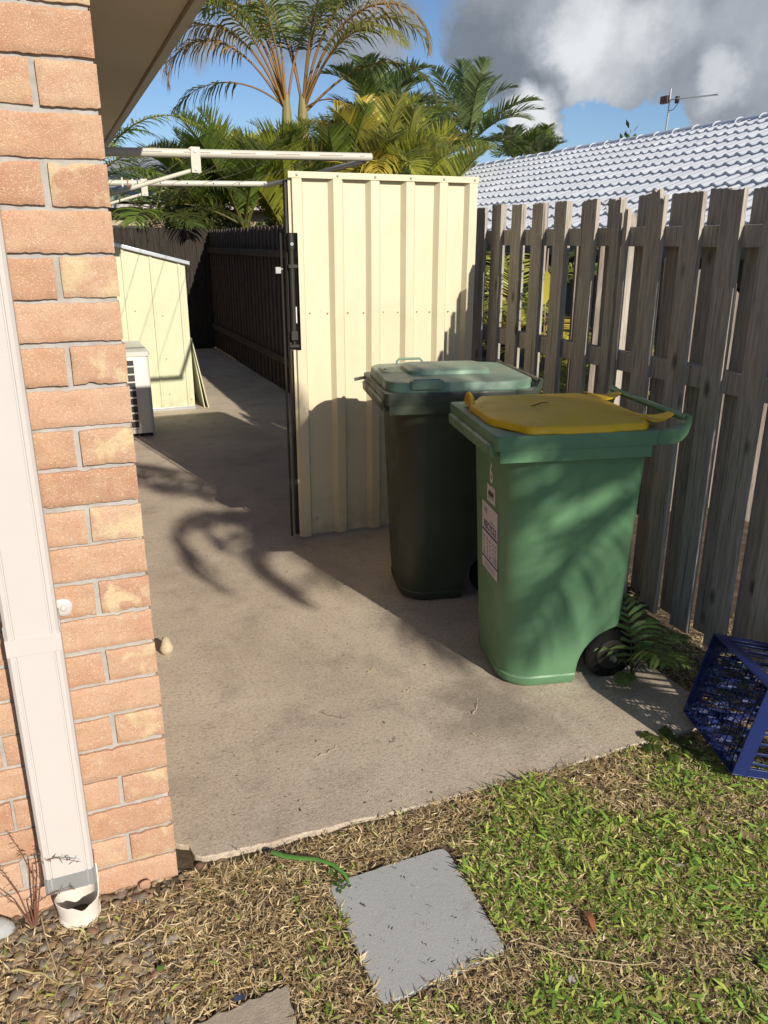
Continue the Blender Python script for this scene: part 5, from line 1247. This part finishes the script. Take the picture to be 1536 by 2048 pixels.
# green stalk lying over the grass on to the paver
t = empty('green_stalk', (.44, 1.62, 0)); tag(t, 'bright green curved leaf stalk lying from the grass on to the grey paver', 'stalk')
def gpt(x, y, z): return (x-.44, y-1.62, z)
b = MB(); b.tube([gpt(.372, 1.722, .012), gpt(.402, 1.690, .014), gpt(.440, 1.668, .014), gpt(.475, 1.648, .016), gpt(.510, 1.615, .014), gpt(.530, 1.578, .006), gpt(.532, 1.556, -.002)], [.0068, .0072, .0066, .006, .006, .005, .003], 10, flat=.7); b.build('stalk', mat_simple('green_stalk', (.085, .21, .04), .4, .4, .25, 30, .1), t, smooth=True)
r2 = random.Random(4); acc = Acc()
for k in range(16):
    p = Vector(gpt(.505+r2.uniform(-.012, .025), 1.575+r2.uniform(-.04, .025), .003)); d = Vector((r2.uniform(-1, 1), r2.uniform(-1, .2), r2.uniform(0, .4))).normalized(); acc.strip([p, p+d*.008, p+d*.017], [d.cross(UP).normalized()]*3, [.002, .005, .001], vary((.05, .12, .025), r2))
acc.build('torn_end', M['weed'], t)
# loose leaves, twigs and straws: each lies on its own
def leaf(loc, rz, L, w, col, label, mat='deadleaf', curl=.3, tilt=.2, grp=None):
    acc = Acc(); n = 7; P_ = []; W_ = []; h = []
    for i in range(n):
        s = i/(n-1); P_.append(Vector((L*(s-.5), .002*math.sin(s*6), curl*L*.25*math.sin(s*math.pi)+tilt*L*(s-.5)*.5))); W_.append(Vector((0, 1, .25*math.sin(s*5)))); h.append(max(.0008, w*.5*math.sin(math.pi*min(1, s*.95+.03))**.8))
    acc.strip(P_, W_, h, col); o = acc.build('fallen_leaf', M[mat]); o.location = loc; o.rotation_euler = (.15, 0, rz); tag(o, label, 'leaf', grp); return o
leaf((1.03, 1.215, .004), 1.35, .062, .018, (.36, .13, .06), 'reddish brown dead leaf upright in the grass right of the grey paver', curl=.6)
leaf((.775, 1.665, .002), .4, .035, .022, (.16, .10, .06), 'small dark brown leaf by the slab edge above the grey paver')
leaf((1.60, 1.30, .004), -.5, .075, .03, (.30, .19, .12), 'large curled brown leaf below the blue crate')
leaf((1.52, 1.37, .004), .8, .05, .02, (.22, .14, .09), 'crumpled brown leaf between the crate and the lawn')
leaf((1.14, 1.555, .005), .3, .035, .018, (.32, .20, .12), 'tan leaf in the dry grass near the slab corner')
leaf((.20, 1.33, .003), .2, .03, .012, (.03, .05, .12), 'tiny dark blue scrap left of the brown paver', curl=.1)
leaf((.90, 1.10, .004), .5, .030, .018, (.40, .36, .30), 'small grey weathered wood chip in the lawn', curl=.05)
leaf((1.36, 1.28, .005), -.2, .036, .010, (.40, .34, .28), 'pale dead leaf in the shaded green grass', curl=.2)
leaf((.05, 1.47, .004), .9, .020, .013, (.08, .20, .04), 'small round green leaf among the pebbles', mat='weed')
def straw(p, q, r0, col, label, bow=.01, grp=None, name='straw', cat='straw', z=.012, sag=0):
    p = Vector((*p, z)); q = Vector((*q, z)); n = 8; s = (q-p).cross(UP).normalized(); c = (p+q)/2
    o = empty(name, c) if False else None
    b = MB(); b.tube([p.lerp(q, i/n)+s*bow*math.sin(math.pi*i/n)+UP*(.004*math.sin(i*1.7)) - c for i in range(n+1)], [r0*(1-.4*i/n) for i in range(n+1)], 6)
    m_ = STRM.setdefault(col, mat_simple('straw_%d' % len(STRM), col, .7, .3, .2, 40, 0)); ob = b.build(name, m_, None, smooth=True); ob.location = c; tag(ob, label, cat, grp); return ob
STRM = {}
SC = (.52, .40, .24)
straw((.853, 1.215), (1.085, 1.06), .0016, SC, 'long pale curved straw across the lawn right of the grey paver', .022)
straw((.93, 1.42), (.985, 1.385), .0022, SC, 'short thick pale stem near the green grass patch')
straw((-.045, 1.56), (.075, 1.60), .0018, SC, 'pale straw lying over the pebbles right of the drain riser')
straw((-.20, 1.72), (-.155, 1.50), .0020, SC, 'pale dry stem leaning from the weed across the pebbles', .004)
straw((-.26, 1.58), (-.16, 1.50), .0028, (.45, .38, .16), 'yellowish bent twig at the left edge of the pebbles', -.012)
straw((-.02, 1.41), (.04, 1.42), .0018, SC, 'short pale straw below the pebbles')
straw((.30, 1.735), (.285, 1.765), .0009, (.20, .13, .08), 'thin brown stem standing at the slab edge', 0, z=.02)
straw((1.26, 1.27), (1.50, 1.02), .0014, (.30, .22, .12), 'thin brown stalk crossing the lower right lawn', .01)
straw((.09, 1.30), (.14, 1.345), .0022, SC, 'cream stalk beside the brown paver', .004)
for i, (p, q, c) in enumerate([((.905, 3.22), (.955, 3.12), SC), ((1.15, 3.02), (1.27, 2.98), (.6, .55, .45)), ((.78, 3.60), (.83, 3.64), SC), ((.70, 2.33), (.77, 2.26), (.25, .17, .1)), ((.62, 2.09), (.69, 2.12), (.5, .42, .3)), ((.86, 2.07), (.885, 2.1), (.10, .07, .05)), ((1.02, 2.34), (1.06, 2.36), SC), ((1.13, 2.02), (1.17, 1.97), SC), ((1.19, 2.12), (1.25, 2.2), (.6, .52, .4)), ((.95, 2.52), (.99, 2.56), SC)]):
    straw(p, q, .0012, c, ['cream twig lying where the path meets the bin shadow', 'long white straw half in the bin shadow on the path', 'pale stem on the path near the gate foot', 'curved brown stem in the middle of the path', 'thin pale stem left of the middle of the path', 'dark forked twig on the sunny path', 'short cream straw left of the yellow-lidded bin', 'pale straw on the stained corner of the path', 'whitish straw by the foot of the yellow-lidded bin', 'short straw on the path between stain and bin'][i], .006, 'straws on the path', z=.0035)
# tiny crumbs of leaf and grit on the concrete: past counting
N = 1500; r_ = np.random.default_rng(4); x = r_.uniform(.2, 2.1, N); y = 1.8+r_.random(N)**1.5*5; x[:160] = r_.uniform(.47, .80, 160); y[:160] = r_.uniform(1.23, 1.57, 160); a = r_.uniform(0, 6.28, N); l = r_.gamma(2, .0022, N).clip(.0015, .012); w = l*r_.uniform(.15, .6, N)
d = np.stack([np.cos(a), np.sin(a), r_.uniform(0, .3, N)], 1)*l[:, None]; s = np.stack([-np.sin(a), np.cos(a), 0*a], 1)*w[:, None]*.5; p = np.stack([x, y, 0*x+.002], 1)
V = np.concatenate([p-s, p+s, p+d+s*.3, p+d-s*.3], 1).reshape(-1, 3); i = np.arange(N)*4
cc = np.array([(.06, .045, .03), (.10, .07, .05), (.48, .40, .28), (.04, .03, .02), (.62, .55, .42)])[r_.integers(0, 5, N)]
o = fast_mesh('leaf_crumbs', V, np.stack([i, i+1, i+2, i+3], 1), M['vcol'], None, cc); tag(o, 'crumbs of dead leaf scattered on the path', 'leaf litter', None, 'stuff')
# dry weed by the downpipe
r2 = random.Random(14); t = empty('dry_weed', (-.215, 1.705, -.02)); tag(t, 'dead reddish weed with seed heads reaching over the foot of the downpipe', 'weed')
for k, tip in enumerate([((.125, -.075, .235), (.02, -.02, .22), 1), ((.10, -.06, .155), (.0, -.02, .10), 1), ((-.02, .0, .30), (.02, .0, .15), 1), ((-.06, -.02, .24), (-.02, .0, .12), 0), ((.045, -.05, .27), (.03, -.01, .16), 0), ((-.09, -.03, .20), (-.03, .0, .10), 0)]):
    tp, mid, seeds = tip; P_ = [Vector((0, 0, 0)), Vector(mid)*.6, Vector(mid), (Vector(mid)+Vector(tp))/2+Vector((0, 0, .012)), Vector(tp)]
    b = MB(); b.tube(P_, [.0022, .0018, .0014, .001, .0006], 6); st = b.build('twig', STRM.setdefault((.20, .09, .06), mat_simple('weed_twig', (.20, .09, .06), .8, .2, .2, 40, 0)), t, smooth=True)
    acc = Acc()
    acc.tube([P_[2], P_[3], P_[4]], [.0005]*3, (.17, .12, .09), 3)
    for j in range(34 if seeds else 12):
        f = 2+r2.uniform(0, 1)*2; a = min(3, int(f)); p = P_[a].lerp(P_[a+1], f-a); d = Vector((r2.uniform(-1, 1), r2.uniform(-1, 1), r2.uniform(-.6, 1))).normalized(); l = r2.uniform(.006, .014)
        w = d.orthogonal().normalized(); acc.strip([p, p+d*l*.6, p+d*l], [w]*3, [.0004, .0012, .0003], vary((.17, .12, .09), r2, .4))
    acc.build('seed_head', M['deadleaf'], st)
